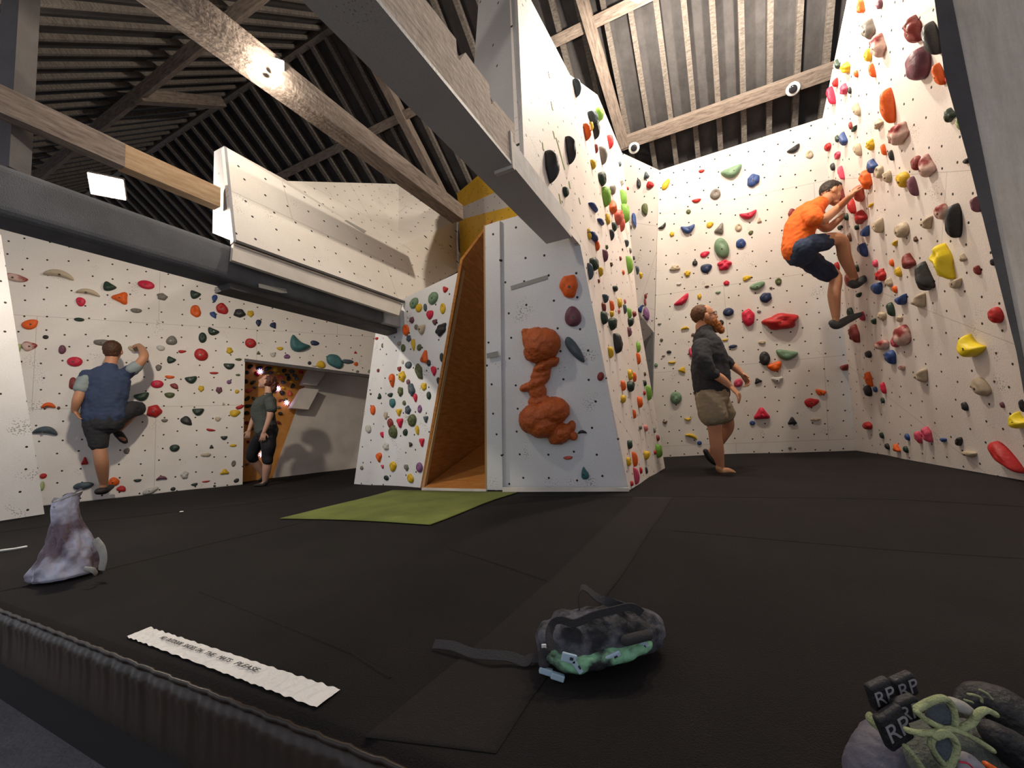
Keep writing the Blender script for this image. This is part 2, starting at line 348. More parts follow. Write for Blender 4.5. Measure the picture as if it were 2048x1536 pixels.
# ---------------- overhead boxed climbing volume ----------------
v1 = J(448, 292, 3.28); v2 = fl(467, 483, 2.19); v7 = fl(806, 604, 2.19); pf = plane3(v2, v7, v1)
ob = empty('boxed_climbing_volume', v2, 'big white boxed climbing volume above the grey padded beam', 'climbing volume')
m1 = hit(732, 465, pf); v6 = hit(918, 541, pf)
pboard('front_face', [(448, 292), (732, 465), (918, 541), (806, 604), (467, 483)], pf, 'wall', .04, ob)
v3 = J(575, 362, hit(575, 362, pf)[1]+.12); v4 = J(797, 368, v6[1]+.35); v8 = J(797, 492, hit(797, 492, pf)[1]); v5 = J(915, 440, v6[1]+.1)
add('upper_face', [v1, v3, v4, v8, m1], [[0, 1, 4], [1, 2, 3, 4]], 'wall', ob, uvs=planeuv(plane3(v3, v4, v8)))
board('corner_face', [v4, v5, v6, v8], 'wall', .002, ob)
bkv = np.array([-.35, .12, 0])
board('end_face', [v1, v2, J(425, 466, 3.5), J(428, 303, 3.55)], 'wall_shaded', .02, ob)
pboard('lower_board', [(467, 488), (806, 608), (798, 631), (464, 520)], plane3(fl(467, 488, 2.17), fl(806, 608, 2.17), fl(466, 520, 2.03)), 'plain', .03, ob)
beam('ledge_trim', fl(467, 486, 2.18), fl(806, 606, 2.18), .03, .02, 'padd', ob)
for q in ([(689, 441), (693, 440), (733, 462), (729, 466)],): 
    o = pboard('tape_label', q, pf, 'tape', .003, off=.004); tagp(o, 'thin dark tape strip stuck on the boxed climbing volume', 'tape')
# yellow panel
py = plane3(v5, v6, J(1035, 430, 4.65)); yp = empty('yellow_climbing_panel', hit(920, 540, py), 'yellow climbing panel with a white diagonal band behind the tower', 'climbing panel')
pboard('upper_yellow_board', [(914, 387), (963, 345), (1010, 345), (1020, 372), (917, 417)], py, 'yellow', .03, yp)
pboard('white_band', [(917, 417), (1020, 372), (1040, 408), (918, 440)], py, 'tower_white', .03, yp)
pboard('lower_yellow_board', [(918, 440), (1040, 408), (1045, 430), (990, 520), (921, 541)], py, 'yellow', .03, yp)
# leaning panel at the far left
PL['P'] = bplane((0, 1042), (88, 1028), 0)
cut('wall_side', [(-90, 1056), (-90, 420), (2, 470), (89, 1028)], 'P', 'wallt', 'white panel at the far left edge', th=.05)
# ---------------- room behind the doorway ----------------
PL['O'] = bplane((487, 963), (545, 955), 0)
cut('wall_orange', [(350, 690), (660, 690), (545, 956), (350, 982)], 'O', 'orangewall', 'orange plywood climbing wall seen through the doorway')
PL['W'] = bplane((545, 955), (717, 935), 0)
cut('wall_room', [(640, 690), (850, 690), (850, 925), (717, 936), (545, 956)], 'W', 'plain', 'cream wall of the room behind the doorway')
wl = hit(612, 790, PL['W'])
for q, nm_ in (([(607, 776), (638, 779), (617, 819), (583, 816)], 'lower'), ([(621, 738), (654, 741), (634, 771), (606, 768)], 'upper')):
    o = pboard('wall_box', q, (PL['W'][0], PL['W'][1]), 'plain', .24, off=.22); tagp(o, f'cream plywood box fixed on the room wall, {nm_} one beyond the doorway', 'box', 'plywood boxes in the far room')
# ---------------- roof ----------------
az = math.radians(26); Rv = np.array([-math.cos(az), math.sin(az), 0]); th_ = math.radians(40)
Dv = np.array([math.sin(az)*math.cos(th_), math.cos(az)*math.cos(th_), -math.sin(th_)]); D2 = np.array([-Dv[0], -Dv[1], Dv[2]])
P0 = np.array([3.4, 6.35, 4.72]); n1 = np.cross(Rv, Dv); PR = facing(P0, n1); rg = hit(440, 195, PR); P2 = facing(rg, np.cross(Rv, D2))
def rp(t, s, k=0, left=False):
    D = D2 if left else Dv; n = (P2 if left else PR)[1]; return rg+Rv*t+D*s+n*k
ce = empty('ceiling', rg, 'dark pitched timber roof', 'ceiling', kind='structure')
def slab(nm, left, t0, t1, s1):
    k = -.03
    V = [rp(t0, 0, k, left), rp(t1, 0, k, left), rp(t1, s1, k, left), rp(t0, s1, k, left)]; V += [rp(t0, 0, k-.05, left), rp(t1, 0, k-.05, left), rp(t1, s1, k-.05, left), rp(t0, s1, k-.05, left)]
    add(nm, V, [[0, 1, 2, 3], [7, 6, 5, 4], [0, 4, 5, 1], [1, 5, 6, 2], [2, 6, 7, 3], [3, 7, 4, 0]], 'roof', ce, uvs=boxuv)['kind'] = 'structure'
slab('roof_slope', False, -12, 14, 12); slab('roof_slope', True, -12, 14, 5.3)
def stick(nm, a, b, w, d, mt, n, parent):
    a = np.array(a); b = np.array(b); u = nrm(b-a); s = nrm(np.cross(u, n)); return box(nm, (a+b)/2+n*d/2, np.linalg.norm(b-a), w, d, mt, parent, (u, s, n))
xa = (hit(1312, 0, PR)-rg)@Rv; xb = (hit(1660, 0, PR)-rg)@Rv; sp = abs(xa-xb)/6
k0 = int((-11.5-xa)/sp)
for i in range(k0, k0+int(24/sp)):
    t = xa+i*sp
    o = stick('rafter', rp(t, 0), rp(t, 11.5), .07, .10, 'rafter', PR[1], ce); o['kind'] = 'structure'
k0 = int((-10-xa)/sp)
for i in range(k0, k0+int(20/sp)):
    t = xa+i*sp
    o = stick('rafter', rp(t, 0, 0, True), rp(t, 5.2, 0, True), .055, .05, 'rafter', P2[1], ce); o['kind'] = 'structure'
stick('ridge_board', rp(-12, 0, -.02), rp(13, 0, -.02), .10, .16, 'rafter', nrm(PR[1]+P2[1]), ce)['kind'] = 'structure'
def onroof(x, y, left=False, k=.1): q = P2 if left else PR; return hit(x, y, (q[0]+q[1]*k, q[1]))
def ts(P): return float((P-rg)@Rv)
def purlin(pa, pb, w, d, left, label, mt='beam', ext=0., k=.1):
    a = onroof(*pa, left, k); b = onroof(*pb, left, k); mid = (a+b)/2; L = np.linalg.norm(b-a)/2+ext
    n = (P2 if left else PR)[1]; o = stick('roof_purlin', mid-Rv*L, mid+Rv*L, w, d, mt, n, None); return tagp(o, label, 'beam', 'roof purlins')
purlin((571, 353), (1256, 0), .14, .12, False, 'long purlin under the rafters crossing behind the middle tie beam', ext=1.5)
purlin((1240, 290), (1664, 132), .17, .15, False, 'brown purlin with two dome cameras above the back wall', 'fresh' if 0 else 'beam', ext=.1)
purlin((455, 0), (90, 345), .12, .12, True, 'purlin under the rafters of the left roof slope', ext=.6)
def princ(pa, pb, left, label, w=.14, d=.16, mt='beam', k=.1):
    a = onroof(*pa, left, k); b = onroof(*pb, left, k); n = (P2 if left else PR)[1]
    return tagp(stick('principal_rafter', a, b, w, d, mt, n, None), label, 'beam', 'principal rafters')
princ((700, 20), (909, 428), False, 'dark principal rafter running down behind the yellow panel')
princ((1150, -60), (1250, 290), False, 'principal rafter running down beside the tower top')
princ((262, 180), (436, 196), True, 'short principal rafter from the left purlin up to the ridge')
# tie beams (level timbers, all parallel)
def tie(name, z, pa, pb, w, h, mt, label, side=1, bev=0., cat='beam', e0=0, e1_=0):
    a = fl(*pa, z); b = fl(*pb, z); d = nrm(b-a); a = a-d*e0; b = b+d*e1_
    o = beam(name, a, b, w, h, mt, side=side, bev=bev); return tagp(o, label, cat, 'tie beams' if cat == 'beam' else None)
tie('tie_beam', 3.3, (272, 0), (905, 447), .17, .20, 'beam', 'long brown tie beam running to the yellow panel with a floodlight', e0=1.2)
tie('tie_beam', 2.6, (40, 256), (237, 340), .08, .17, 'beam', 'grey tie beam above the padded beam at the far left', e0=1.5)
tie('tie_beam', 2.6, (237, 342), (428, 420), .09, .17, 'fresh', 'short pale fresh timber tie beam ending at the boxed volume')
# big boxed beam
bmz = 2.2; A0 = fl(602, 0, bmz); B0 = fl(1093, 488, bmz); A1 = fl(752, 0, bmz); dd = nrm(B0-A0); sd = nrm(np.cross(dd, Z3)); wM = abs((A1-A0)@sd)
bb = empty('boxed_beam', B0, 'massive boxed beam crossing overhead to the climbing tower', 'beam')
ab = A0-dd*.9; MB = B0
box('underside_board', (ab+MB)/2+sd*wM/2+Z3*.01, np.linalg.norm(MB-ab), wM, .02, wallmat('marked_grey_board', (.60, .59, .58), dots=.7, seams=0., cell=.45, speck=1.2), bb, (dd, sd, Z3))
bt = fl(1018, 335, bmz); Lb = (bt-ab)@dd
box('timber_core', ab+dd*Lb/2+sd*(wM/2)+Z3*.13, Lb, wM-.01, .22, 'palebeam', bb, (dd, sd, Z3))
box('grey_casing', ab+dd*(Lb+(np.linalg.norm(MB-ab)-Lb)/2)+sd*(wM/2)+Z3*.10, np.linalg.norm(MB-ab)-Lb, wM-.004, .16, 'greybeam', bb, (dd, sd, Z3))
box('end_plate', ab+dd*Lb+sd*(wM*.75)+Z3*.10, .03, wM*.55, .24, 'plain', bb, (dd, sd, Z3))
sidep = facing(ab+sd*wM, sd)
for i, px in enumerate(([(790, -40), (852, 0), (912, 78), (916, 126), (905, 120), (812, 0)], [(918, 122), (931, 105), (978, 168), (982, 206), (974, 203)], [(982, 210), (989, 201), (1028, 248), (1031, 292), (1020, 268)])):
    o = pboard('deck_plank', px, sidep, 'palebeam', wM*.9, off=-.02); tagp(o, 'weathered plank end on the boxed beam, '+('nearest the camera', 'middle one of three', 'nearest the tower')[i], 'plank', 'planks on the boxed beam')
# padded beam
za = 1.90; a = fl(0, 463, za); b = fl(735, 654, za); d = nrm(b-a); s_ = nrm(np.cross(d, Z3))
pb = empty('padded_beam', a, 'low grey foam padded beam crossing the left of the hall', 'beam')
def pbox(nm, p, q, w, h, mt, dz, off, bev=0): 
    c = (p+q)/2-s_*(w/2+off)+Z3*(h/2+dz); return box(nm, c, np.linalg.norm(q-p), w, h, mt, pb, (d, s_, Z3), bev)
pbox('padding', a-d*1.3, b, .26, .285, 'pad', 0, -.26, .05)
pbox('bare_end', b, fl(797, 668, za), .24, .22, 'greybeam', .01, -.25)
pbox('lower_flange', fl(425, 588, za-.05), fl(797, 676, za-.05), .20, .05, 'padd', .0, -.20)
o = pboard('tape_label', [(517, 567), (572, 578), (575, 586), (562, 586), (518, 575)], facing(a+s_*.266, s_), 'tape', .003, off=.004); tagp(o, 'crumpled tape strip stuck on the grey padded beam', 'tape')
# post and close panel
q = J(50, -120, 2.3); t_ = J(22, 345, 2.3)
o = box('wooden_post', (q+t_)/2, np.linalg.norm(q-t_), .11, .11, 'padd', None, (nrm(t_-q), nrm(np.cross(nrm(t_-q), np.array([0, 1., 0]))), np.cross(nrm(t_-q), nrm(np.cross(nrm(t_-q), np.array([0, 1., 0]))))))
tagp(o, 'dark wooden post in the top left corner above the padded beam', 'post')
PQ = facing(np.array([1.32, 1.35, 0]), nrm(np.array([-.85, -.5, 0])))
pp = empty('plywood_post', hit(2048, 800, PQ), 'close greige plywood boxing at the right edge with a dark carpet trim', 'panel')
greige = woodmat('greige_ply', (.60, .51, .42), (.80, .70, .60), 2.5, (10, 1.2, 1))
ea = hit(1893, -60, PQ); eb = hit(2046, 705, PQ); ed = (eb-ea)/(eb[2]-ea[2]); er = nrm(np.cross(PQ[1], Z3)); er = er if er[0] > 0 else -er
lo = eb+ed*(0-eb[2]); hi = ea+ed*(3.2-ea[2])
board('face_board', [hi, hi+er*.75, lo+er*.75, lo], greige, .04, pp, PQ)
tm = [hit(x, y, PQ) for x, y in ((1862, -60), (1890, 150), (1940, 330), (2034, 705))]
hi2 = tm[0]+ed*(3.2-tm[0][2]); lo2 = lo-er*.02
nn4 = PQ[1]*.006
board('carpet_trim', [q+nn4 for q in (hi2, hi+er*.0, lo, lo2, tm[3], tm[2], tm[1], tm[0])], 'padd', .045, pp, PQ)
# dome cameras
for px, lb in (((1268, 296), 'white dome camera at the left end of the purlin'), ((1586, 178), 'white dome camera on the purlin near the right wall')):
    P = onroof(*px, False, .27); t = empty('dome_camera', P, lb, 'camera', 'dome cameras on the purlin'); n = nrm(CAM-P)
    def disc(nm, r, h, dz, mt, rows=1):
        s1 = nrm(np.cross(n, Z3)); u1 = np.cross(s1, n); V = []; Fc = []
        rings = [(r, 0), (r, h*.5), (r*.85, h*.85), (r*.5, h), (.001, h*1.02)]
        for rr, hh in rings:
            for k in range(24): aa = k/24*2*math.pi; V.append(P+n*(dz+hh)+s1*rr*math.cos(aa)+u1*rr*math.sin(aa))
        for j in range(4):
            for k in range(24): Fc.append([j*24+k, j*24+(k+1) % 24, (j+1)*24+(k+1) % 24, (j+1)*24+k])
        add(nm, V, Fc, mt, t, smooth=True)
    disc('housing', .085, .04, -.02, 'white_plastic'); disc('lens', .05, .03, .015, 'glass')
# tape labels on the tower
def label_tape(px, pl, lb, off=.006):
    t = pboard('tape_label', px, pl, 'tape', .002, off=off); tagp(t, lb, 'tape')
label_tape([(1021, 572), (1094, 550), (1095, 558), (1022, 580)], fp, 'long grey tape label on the tower front slab')
label_tape([(973, 707), (996, 702), (997, 712), (974, 717)], (fp[0]+fp[1]*.05, fp[1]), 'short grey tape label on the narrow tower strip')
# ---------------- climbing holds ----------------
HB = {}; HOLDS = []; QUEUE = []; TEXTS = []
HB['L'] = """30,555,50,24,mw,s,-10;117,549,62,24,be,n,-8;176,585,48,18,be,n,-8;218,572,27,23,dg,b,-35;161,603,20,17,cr,r;242,595,34,26,or_,t,-30;292,569,33,17,cr,o,-10;324,593,23,14,gy,a;272,621,23,15,gy,s;158,639,22,12,dg,s;60,648,37,17,or_,l,30;91,674,12,8,bk,o;
36,694,14,24,pg,b;58,692,30,18,mw,l;124,699,16,17,mv,r;149,723,31,19,cr,o;205,685,38,20,gy,s;267,697,22,19,be,s;343,681,21,18,gy,r;321,696,17,17,wh,s;364,703,15,10,red,s;342,719,18,17,dg,b,-30;317,735,13,13,gy,a;390,588,21,21,dg,b,-20;391,622,22,22,or_,h;37,727,9,17,pk,o;
146,767,18,24,ma,r;96,812,30,17,or_,n;117,816,7,6,br,o;90,863,52,24,sl,n,-10;283,792,31,20,dg,b,15;339,754,18,11,or_,s;314,768,25,15,cr,o;349,772,13,13,ma,l,50;382,758,24,18,dg,b,10;339,790,21,17,ol,s;308,822,31,25,red,a;329,841,14,10,gy,s;373,842,27,13,bk,l,-38;396,822,23,18,dg,b;253,902,13,11,gy,r;349,896,20,13,dg,o;
169,923,14,17,red,t;86,952,15,10,red,o;84,972,10,18,pg,o;166,972,42,23,sl,s;227,964,21,18,or_,r;243,978,19,11,red,l,-40;135,995,24,17,bk,a,20;275,961,17,9,dg,s;323,957,22,12,mv,n;301,981,32,12,wh,l,20;369,950,16,15,wh,m;389,969,13,9,dg,s;346,978,10,7,bk,o;
429,597,14,15,bl,p;444,617,23,21,red,r;427,630,14,15,bl,p,30;479,626,23,18,bk,a;501,627,13,13,ye,m;517,646,14,13,na,p;547,651,16,12,na,p,40;426,662,23,18,dg,b,-25;405,675,16,20,dg,o;402,709,26,24,red,r;459,701,13,13,ye,m;477,719,12,9,ol,s;458,731,21,16,dg,b;501,686,20,19,red,r;517,706,7,8,ol,t;546,709,11,9,wh,l,40;560,697,13,11,ye,s;574,713,12,9,pu,h;
598,687,41,39,te,c,-35;630,686,18,9,na,l,-10;619,726,7,7,bk,o;629,732,9,6,wh,s;642,729,17,14,ye,r;671,723,34,24,te,l,-45;696,723,22,9,sl,l,-5;712,728,8,8,or_,r;711,705,6,6,red,t;428,746,16,8,red,s;476,750,9,7,ol,s;458,764,9,8,pu,o;402,777,12,12,ye,m;438,780,13,13,mv,m;474,783,8,8,ye,r;447,808,5,7,be,t;
480,814,16,7,red,l,28;470,826,20,13,ye,l,15;436,838,11,9,be,l,25;421,860,17,8,red,s,-15;448,875,13,10,dg,b;423,894,8,8,bk,t;466,891,13,9,ye,s;412,910,19,11,be,s;467,927,9,11,gy,h;449,944,17,12,ye,t;473,961,11,7,bk,l,30;412,963,15,5,red,s;429,972,5,4,bk,o;740,743,8,8,sg,o;715,743,6,5,gy,o"""
HB['T'] = """890,578,12,15,red,b,-30;865,596,23,21,sg,o,25;827,606,20,18,sg,o,20;837,616,14,16,ye,r;850,615,8,15,sl,o;859,629,15,17,cr,r;885,617,13,20,ye,h;823,640,11,14,mv,a;869,643,11,15,mv,b;811,660,15,22,or_,h;842,657,18,24,be,b;832,654,9,10,gy,o;881,659,26,20,bk,m,30;817,677,11,13,sl,m;798,687,9,8,be,o;806,696,12,19,ol,s,80;826,690,12,21,ye,p;838,695,11,12,ol,r;848,715,18,28,or_,t,-20;
883,715,9,17,dg,o;857,726,9,12,bk,o;805,724,5,8,wh,o;816,730,15,13,sl,o;867,742,15,19,cr,p;837,743,16,32,ol,m,15;798,737,9,13,ma,b;803,753,17,20,ye,m;783,761,17,25,or_,p;876,762,9,14,bk,p;847,773,13,15,ye,m;816,764,9,10,mv,o;822,779,15,27,sl,m,15;780,790,12,13,dg,s;800,783,13,18,ol,m;830,796,12,16,cr,p;857,791,10,15,dg,o;784,806,14,17,te,r;808,806,8,15,ol,s,80;
815,820,13,17,sl,m;839,818,10,15,pu,h;797,824,13,16,ye,v;771,831,10,15,be,m;780,847,14,18,ma,r;799,845,15,21,cr,v;823,841,20,22,ol,r;851,838,11,15,sl,v;785,864,19,25,ol,r;810,865,11,13,dg,r;834,861,11,18,ye,p;790,857,7,9,be,o;843,884,12,19,cr,v;820,889,8,15,bk,c,90;771,893,14,15,wh,m;785,933,15,19,ye,r;812,935,11,13,gy,a;838,935,15,19,pu,o;
772,956,11,10,dg,r;820,957,14,18,ye,r"""
HB['T0'] = """758,793,10,14,dg,c,60;745,820,12,18,or_,o;736,858,14,15,wh,r;765,868,12,16,cr,b;757,915,16,19,or_,p;765,933,9,9,ro,v;723,936,8,8,gy,m;753,677,7,9,red,s;765,691,6,9,ol,o;756,741,6,7,ma,o;741,788,4,4,br,o"""
HB['F'] = """1137,572,38,42,or_,q;1145,633,32,38,mv,e;1149,700,62,17,sl,l,-60;1201,753,13,17,ma,o,-20;1164,865,18,11,bk,n;1136,916,18,12,sa,s;1169,947,18,22,te,d"""
HB['S'] = """1155,175,18,33,sl,p;1105,332,30,62,bk,a;1142,300,15,52,bk,a;1132,383,14,20,dg,o;1200,227,17,25,li,o;1187,236,23,20,sl,r;1192,257,14,38,bk,o;1175,263,17,33,or_,p;1183,252,8,18,ye,o;1221,283,13,27,red,p;1207,310,16,36,gy,p;1193,297,7,18,ma,o;1187,329,13,18,ye,p;1240,328,6,10,sl,o;1205,357,18,24,dg,r;1213,392,18,38,li,o;1226,380,13,17,gy,r;1244,361,9,20,wh,m;1247,396,12,33,li,o;
1226,414,17,28,or_,t;1251,426,16,36,li,o;1238,434,20,26,sa,r;1244,448,12,30,sa,p;1216,438,12,20,ye,h;1229,454,11,17,dg,r;1224,469,10,22,bk,p;1187,413,4,34,bl,l,88;1202,443,5,28,bl,l,88;1187,472,6,40,bl,l,88;1179,468,10,22,ye,h;1254,486,9,15,sl,v;1256,377,4,6,red,o;1195,491,10,20,or_,o;1214,494,6,9,ol,o;
1211,510,12,23,mv,a;1189,528,20,24,dg,o;1181,542,10,32,sl,p;1202,543,12,18,ye,p;1198,562,5,8,ma,o;1223,529,6,9,br,m;1247,545,5,10,or_,o;1259,529,12,34,li,o;1275,540,7,16,sl,p;1282,551,7,12,ye,p;1261,501,6,11,gy,h;1268,516,4,8,bk,o;1241,517,5,9,ma,o;1245,499,3,5,bk,o;1231,577,12,11,dg,o;1212,596,14,18,sl,v;1224,612,9,22,or_,o;1240,606,12,19,ye,h;1208,614,9,20,ma,a;
1250,618,7,18,sl,o;1238,623,5,10,pk,m;1250,603,5,10,pk,o;1259,626,9,20,li,o;1269,628,9,11,ma,o;1224,628,9,12,ye,r;1209,635,15,26,dg,o;1226,647,19,23,dg,r;1262,644,13,17,dg,r;1259,664,8,19,mv,m;1236,686,18,38,bk,o;1222,704,13,22,ye,p;1277,695,9,20,li,r;1277,717,8,22,or_,o;1261,749,13,20,ye,h;1269,754,8,19,or_,o;1247,771,11,20,or_,o;
1262,773,16,20,dg,r;1247,798,11,17,ye,r;1280,804,11,22,or_,o;1269,828,7,17,or_,o;1298,785,11,29,li,o;1290,766,7,12,dg,o;1290,748,5,8,br,o;1289,786,5,9,red,o;1281,855,7,9,gy,o;1292,856,9,13,pk,o;1309,861,5,10,gy,o;1316,876,7,12,ma,o;1260,889,11,17,dg,o;1270,918,11,28,or_,o;1258,923,12,18,ye,h;1294,910,13,17,ye,r;1318,902,13,26,li,o;
1310,905,5,9,red,o;1273,953,11,32,ro,p;1282,941,6,13,red,o;1293,941,5,13,bk,o;1264,967,7,10,red,o"""
HB['B'] = """1268,440,11,28,bl,p;1277,367,9,18,bk,o;1292,351,12,15,sl,t;1299,370,16,22,red,s,-60;1289,418,14,21,ol,r;1262,454,3,8,br,o;1280,618,11,17,bl,t,-40;1292,628,13,24,pu,o;1290,604,4,14,ma,o;1291,592,6,9,ma,o;1272,611,5,10,bk,o"""
HB['K'] = """1332,368,22,12,ye,l,48;1403,342,12,10,red,s;1464,341,42,29,sg,b,10;1507,360,26,25,bl,q;1431,388,21,20,gy,h;1393,401,18,12,red,s;1377,423,9,9,ol,o;1497,428,34,23,cr,c,5;1519,441,9,12,be,t;1477,455,14,15,be,h;1420,449,15,10,ye,l,25;1440,458,18,25,gy,t,-25;1502,465,10,8,ol,l,30;1376,456,27,25,bl,c;1325,452,17,12,bk,c,30;1344,468,9,10,ye,m;
1444,496,27,42,sg,o,12;1482,487,20,18,bl,r;1410,508,18,11,cr,l,20;1390,526,10,11,bk,o;1413,536,22,17,na,l,35;1449,530,28,21,cr,m;1350,536,20,12,be,m;1375,547,12,12,ye,m;1588,297,28,16,bk,b,25;1619,309,16,15,be,h;1584,426,16,19,ma,a;1494,556,17,9,ye,l,15;1557,563,14,13,ol,h;1358,568,10,8,wh,s;1414,573,8,7,br,s;1453,566,12,9,cr,r;
1515,572,29,25,sg,s,20;1532,595,24,20,na,q;1436,585,11,7,sg,s;1399,593,8,11,ye,m;1364,600,34,17,cr,b,35;1457,624,21,16,na,o;1497,635,28,31,cr,q;1518,623,8,8,gy,s;1443,645,9,10,bk,r;1563,643,72,32,red,m;1542,576,6,4,br,o;1370,657,16,9,ye,n;1319,648,7,5,ol,s;1323,680,6,6,ol,o;1387,670,9,6,br,l,-20;1450,680,11,7,ye,s;1466,693,16,11,na,s;1524,685,14,13,be,s;
1382,705,9,18,ro,o;1530,717,22,26,bk,o;1574,708,44,26,sg,b,-15;1550,732,30,24,or_,b,15;1555,760,23,16,wh,v;1516,762,15,12,bk,t,20;1477,766,18,16,ro,r;1338,704,9,6,bk,o;1327,712,6,4,br,s;1312,730,7,8,sg,m;1344,725,14,8,ye,s;1365,740,14,13,ye,t,-30;1352,796,22,24,sg,o;1390,786,6,7,br,h;1524,829,31,26,cr,t;1642,784,23,15,or_,b,-20;1624,805,28,17,red,l,18;
1376,838,13,9,ye,c;1330,844,9,9,br,c;1383,873,24,12,ye,n,-25;1399,886,9,8,bl,o;1505,846,11,9,bl,o;1585,843,18,17,bk,t;1631,839,21,11,be,s;1580,896,7,5,gy,o"""
HB['R'] = """1720,13,17,27,or_,m;1758,9,14,16,mv,o;1736,59,26,38,gy,m;1755,92,30,45,mw,m;1735,111,16,23,ye,o;1826,62,35,50,ma,m;1834,130,52,56,mv,o;1674,129,11,20,dg,t;1690,136,18,25,ye,m,30;1712,148,9,13,or_,o;1744,142,10,26,or_,o;1670,165,13,19,red,b;1662,192,12,34,cr,o;1687,179,16,20,ro,m;1699,181,8,13,bk,o;1877,151,22,42,or_,r;1896,159,14,14,red,r;1775,213,30,60,or_,o,-10;
1713,220,15,24,be,r;1756,248,20,18,be,t;1701,252,8,15,ma,o;1708,258,14,12,dg,s;1795,269,43,38,mw,m;1898,231,26,27,dg,t;1919,248,12,26,pg,m;1686,279,16,28,bl,t;1674,278,10,14,dg,t;1655,294,14,24,red,s,80;1715,300,16,25,be,r;1740,290,17,20,ye,m;1767,300,9,22,or_,o;1862,78,34,62,bk,o;1674,311,15,13,ro,h;1665,334,10,14,bk,o;1682,346,10,26,ro,o;1782,311,11,20,bk,o;1743,333,23,27,bl,t;
1757,344,22,23,be,h;1774,354,19,22,be,r;1731,360,24,35,or_,m;1805,360,27,29,ye,r;1832,327,24,26,ma,o;1852,334,35,46,mw,t;1825,373,20,37,mv,o;1933,322,18,16,bk,s;1950,406,21,40,mv,b;1717,388,22,32,sa,m;1682,390,14,28,ma,o;1703,413,16,30,red,o;1720,435,27,27,red,t;1741,411,12,10,ye,s;1692,434,10,14,dg,o;1755,450,26,34,be,b;1729,462,22,26,bl,c;1713,455,10,10,dg,o;
1680,456,11,12,bk,n;1725,500,20,27,bl,r;1699,475,8,16,br,o;1802,461,32,28,be,o,-10;1852,446,30,24,be,v;1882,425,30,30,mw,r;1906,443,38,60,bk,o,-15;1831,479,10,12,br,t;1789,487,14,11,ye,v;1750,527,12,14,ro,o;1783,526,10,14,or_,o;1815,524,30,32,ma,t;1796,545,15,18,ye,r;1847,557,38,62,bk,t;1885,525,43,68,yb,m;1910,566,30,24,be,b;1925,516,17,17,be,t;1954,541,16,19,ma,r;1984,525,10,13,bk,o;
1760,551,24,22,red,m;1777,565,16,20,be,a;1698,561,18,28,ma,o;1713,537,10,14,dg,o;1753,577,24,22,bl,r;1789,579,12,13,or_,r;1673,533,12,16,red,o;1717,590,13,14,dg,s;1801,598,28,28,bl,c;1837,603,36,26,be,v,20;1781,619,17,27,dg,o;1763,632,20,18,be,a;1798,638,15,12,be,r;1747,642,12,15,dg,b;1723,633,14,18,ro,r;1700,626,14,20,dg,o;1708,668,22,34,ma,m;1802,673,38,42,mw,l,-50;1790,684,20,24,ro,l,-50;
1762,691,34,30,mw,s;1780,715,25,27,bl,r;1736,709,15,14,bk,o;1688,734,18,16,ma,b;1803,736,16,16,mw,s;1841,752,35,26,be,v,20;1939,693,58,56,yb,c,-45;1990,631,34,30,red,o;1960,775,46,30,be,l,-28;1929,813,16,17,bk,o;2004,810,11,12,mv,o;2044,812,8,24,bk,o;1737,759,16,28,or_,m;1735,782,18,22,bk,o;1750,779,10,11,bl,o;1766,776,12,22,cr,o;1765,801,9,11,dg,o;2036,842,45,45,yb,c,-45;
1734,852,22,24,red,s;1763,871,10,12,dg,o;1774,893,11,12,bk,o;1792,897,17,18,or_,t;1811,899,12,13,dg,o;1814,874,12,13,bl,o;1836,875,17,22,ro,r;1853,870,24,30,ro,m;1886,880,16,14,bl,s;1917,883,16,21,bk,o,-40;1937,908,34,20,be,s;2007,914,80,28,red,l,-42"""
SHN = dict(o='rounded', r='lumpy', t='pointed', v='tapering', p='drop shaped', c='crescent', n='arched', l='elongated', s='half moon', a='angular', m='knobbly', h='dished', b='bean shaped', q='blocky', e='egg shaped', d='teardrop')
def shape_xy(s, th, rnd):
    c, sn = math.cos(th), math.sin(th); r = 1+rnd[0]*math.cos(2*th+rnd[3])+rnd[1]*math.cos(3*th+rnd[4])+rnd[2]*math.cos(5*th+rnd[5])
    if s in 'tv':
        q = th-math.pi/2 if s == 't' else th+math.pi/2; r = (1+.02*math.cos(q))*(.80+.20*math.cos(3*q)+.05*math.cos(6*q)); x, y = r*c, r*sn
        return x*1.12, y*1.0-(.05 if s == 't' else -.05)
    if s == 'p': return r*c*(.72+.36*sn if sn > -1 else 1), r*sn
    if s == 'd': return r*c*(.78-.42*sn), r*sn*1.05
    if s == 'e': return r*c*(1-.12*sn), r*sn
    if s in 'aq':
        n = 5 if s == 'a' else 6; q = (th+rnd[3]) % (2*math.pi/n)-math.pi/n; k = math.cos(math.pi/n)/math.cos(q); k = k*.8+.2; return r*c*k*1.05, r*sn*k*1.05
    if s == 's': return r*c, (r*sn*.75+.18 if sn < 0 else r*sn*.42+.18)-.02
    if s == 'l': return r*c*(1), r*sn*(1-.25*c)
    if s == 'm': r = 1+.10*math.cos(5*th+rnd[3])+.06*math.cos(3*th+rnd[4]); return r*c*.95, r*sn*.95
    if s in 'cn': k = .62 if s == 'c' else -.62; x, y = c, sn*.55; return x, y+k*(x*x)-k*.45
    if s == 'b': x, y = c*(1), sn*.72; return x*(1+.12*y), y+.42*x*x-.2
    return r*c, r*sn
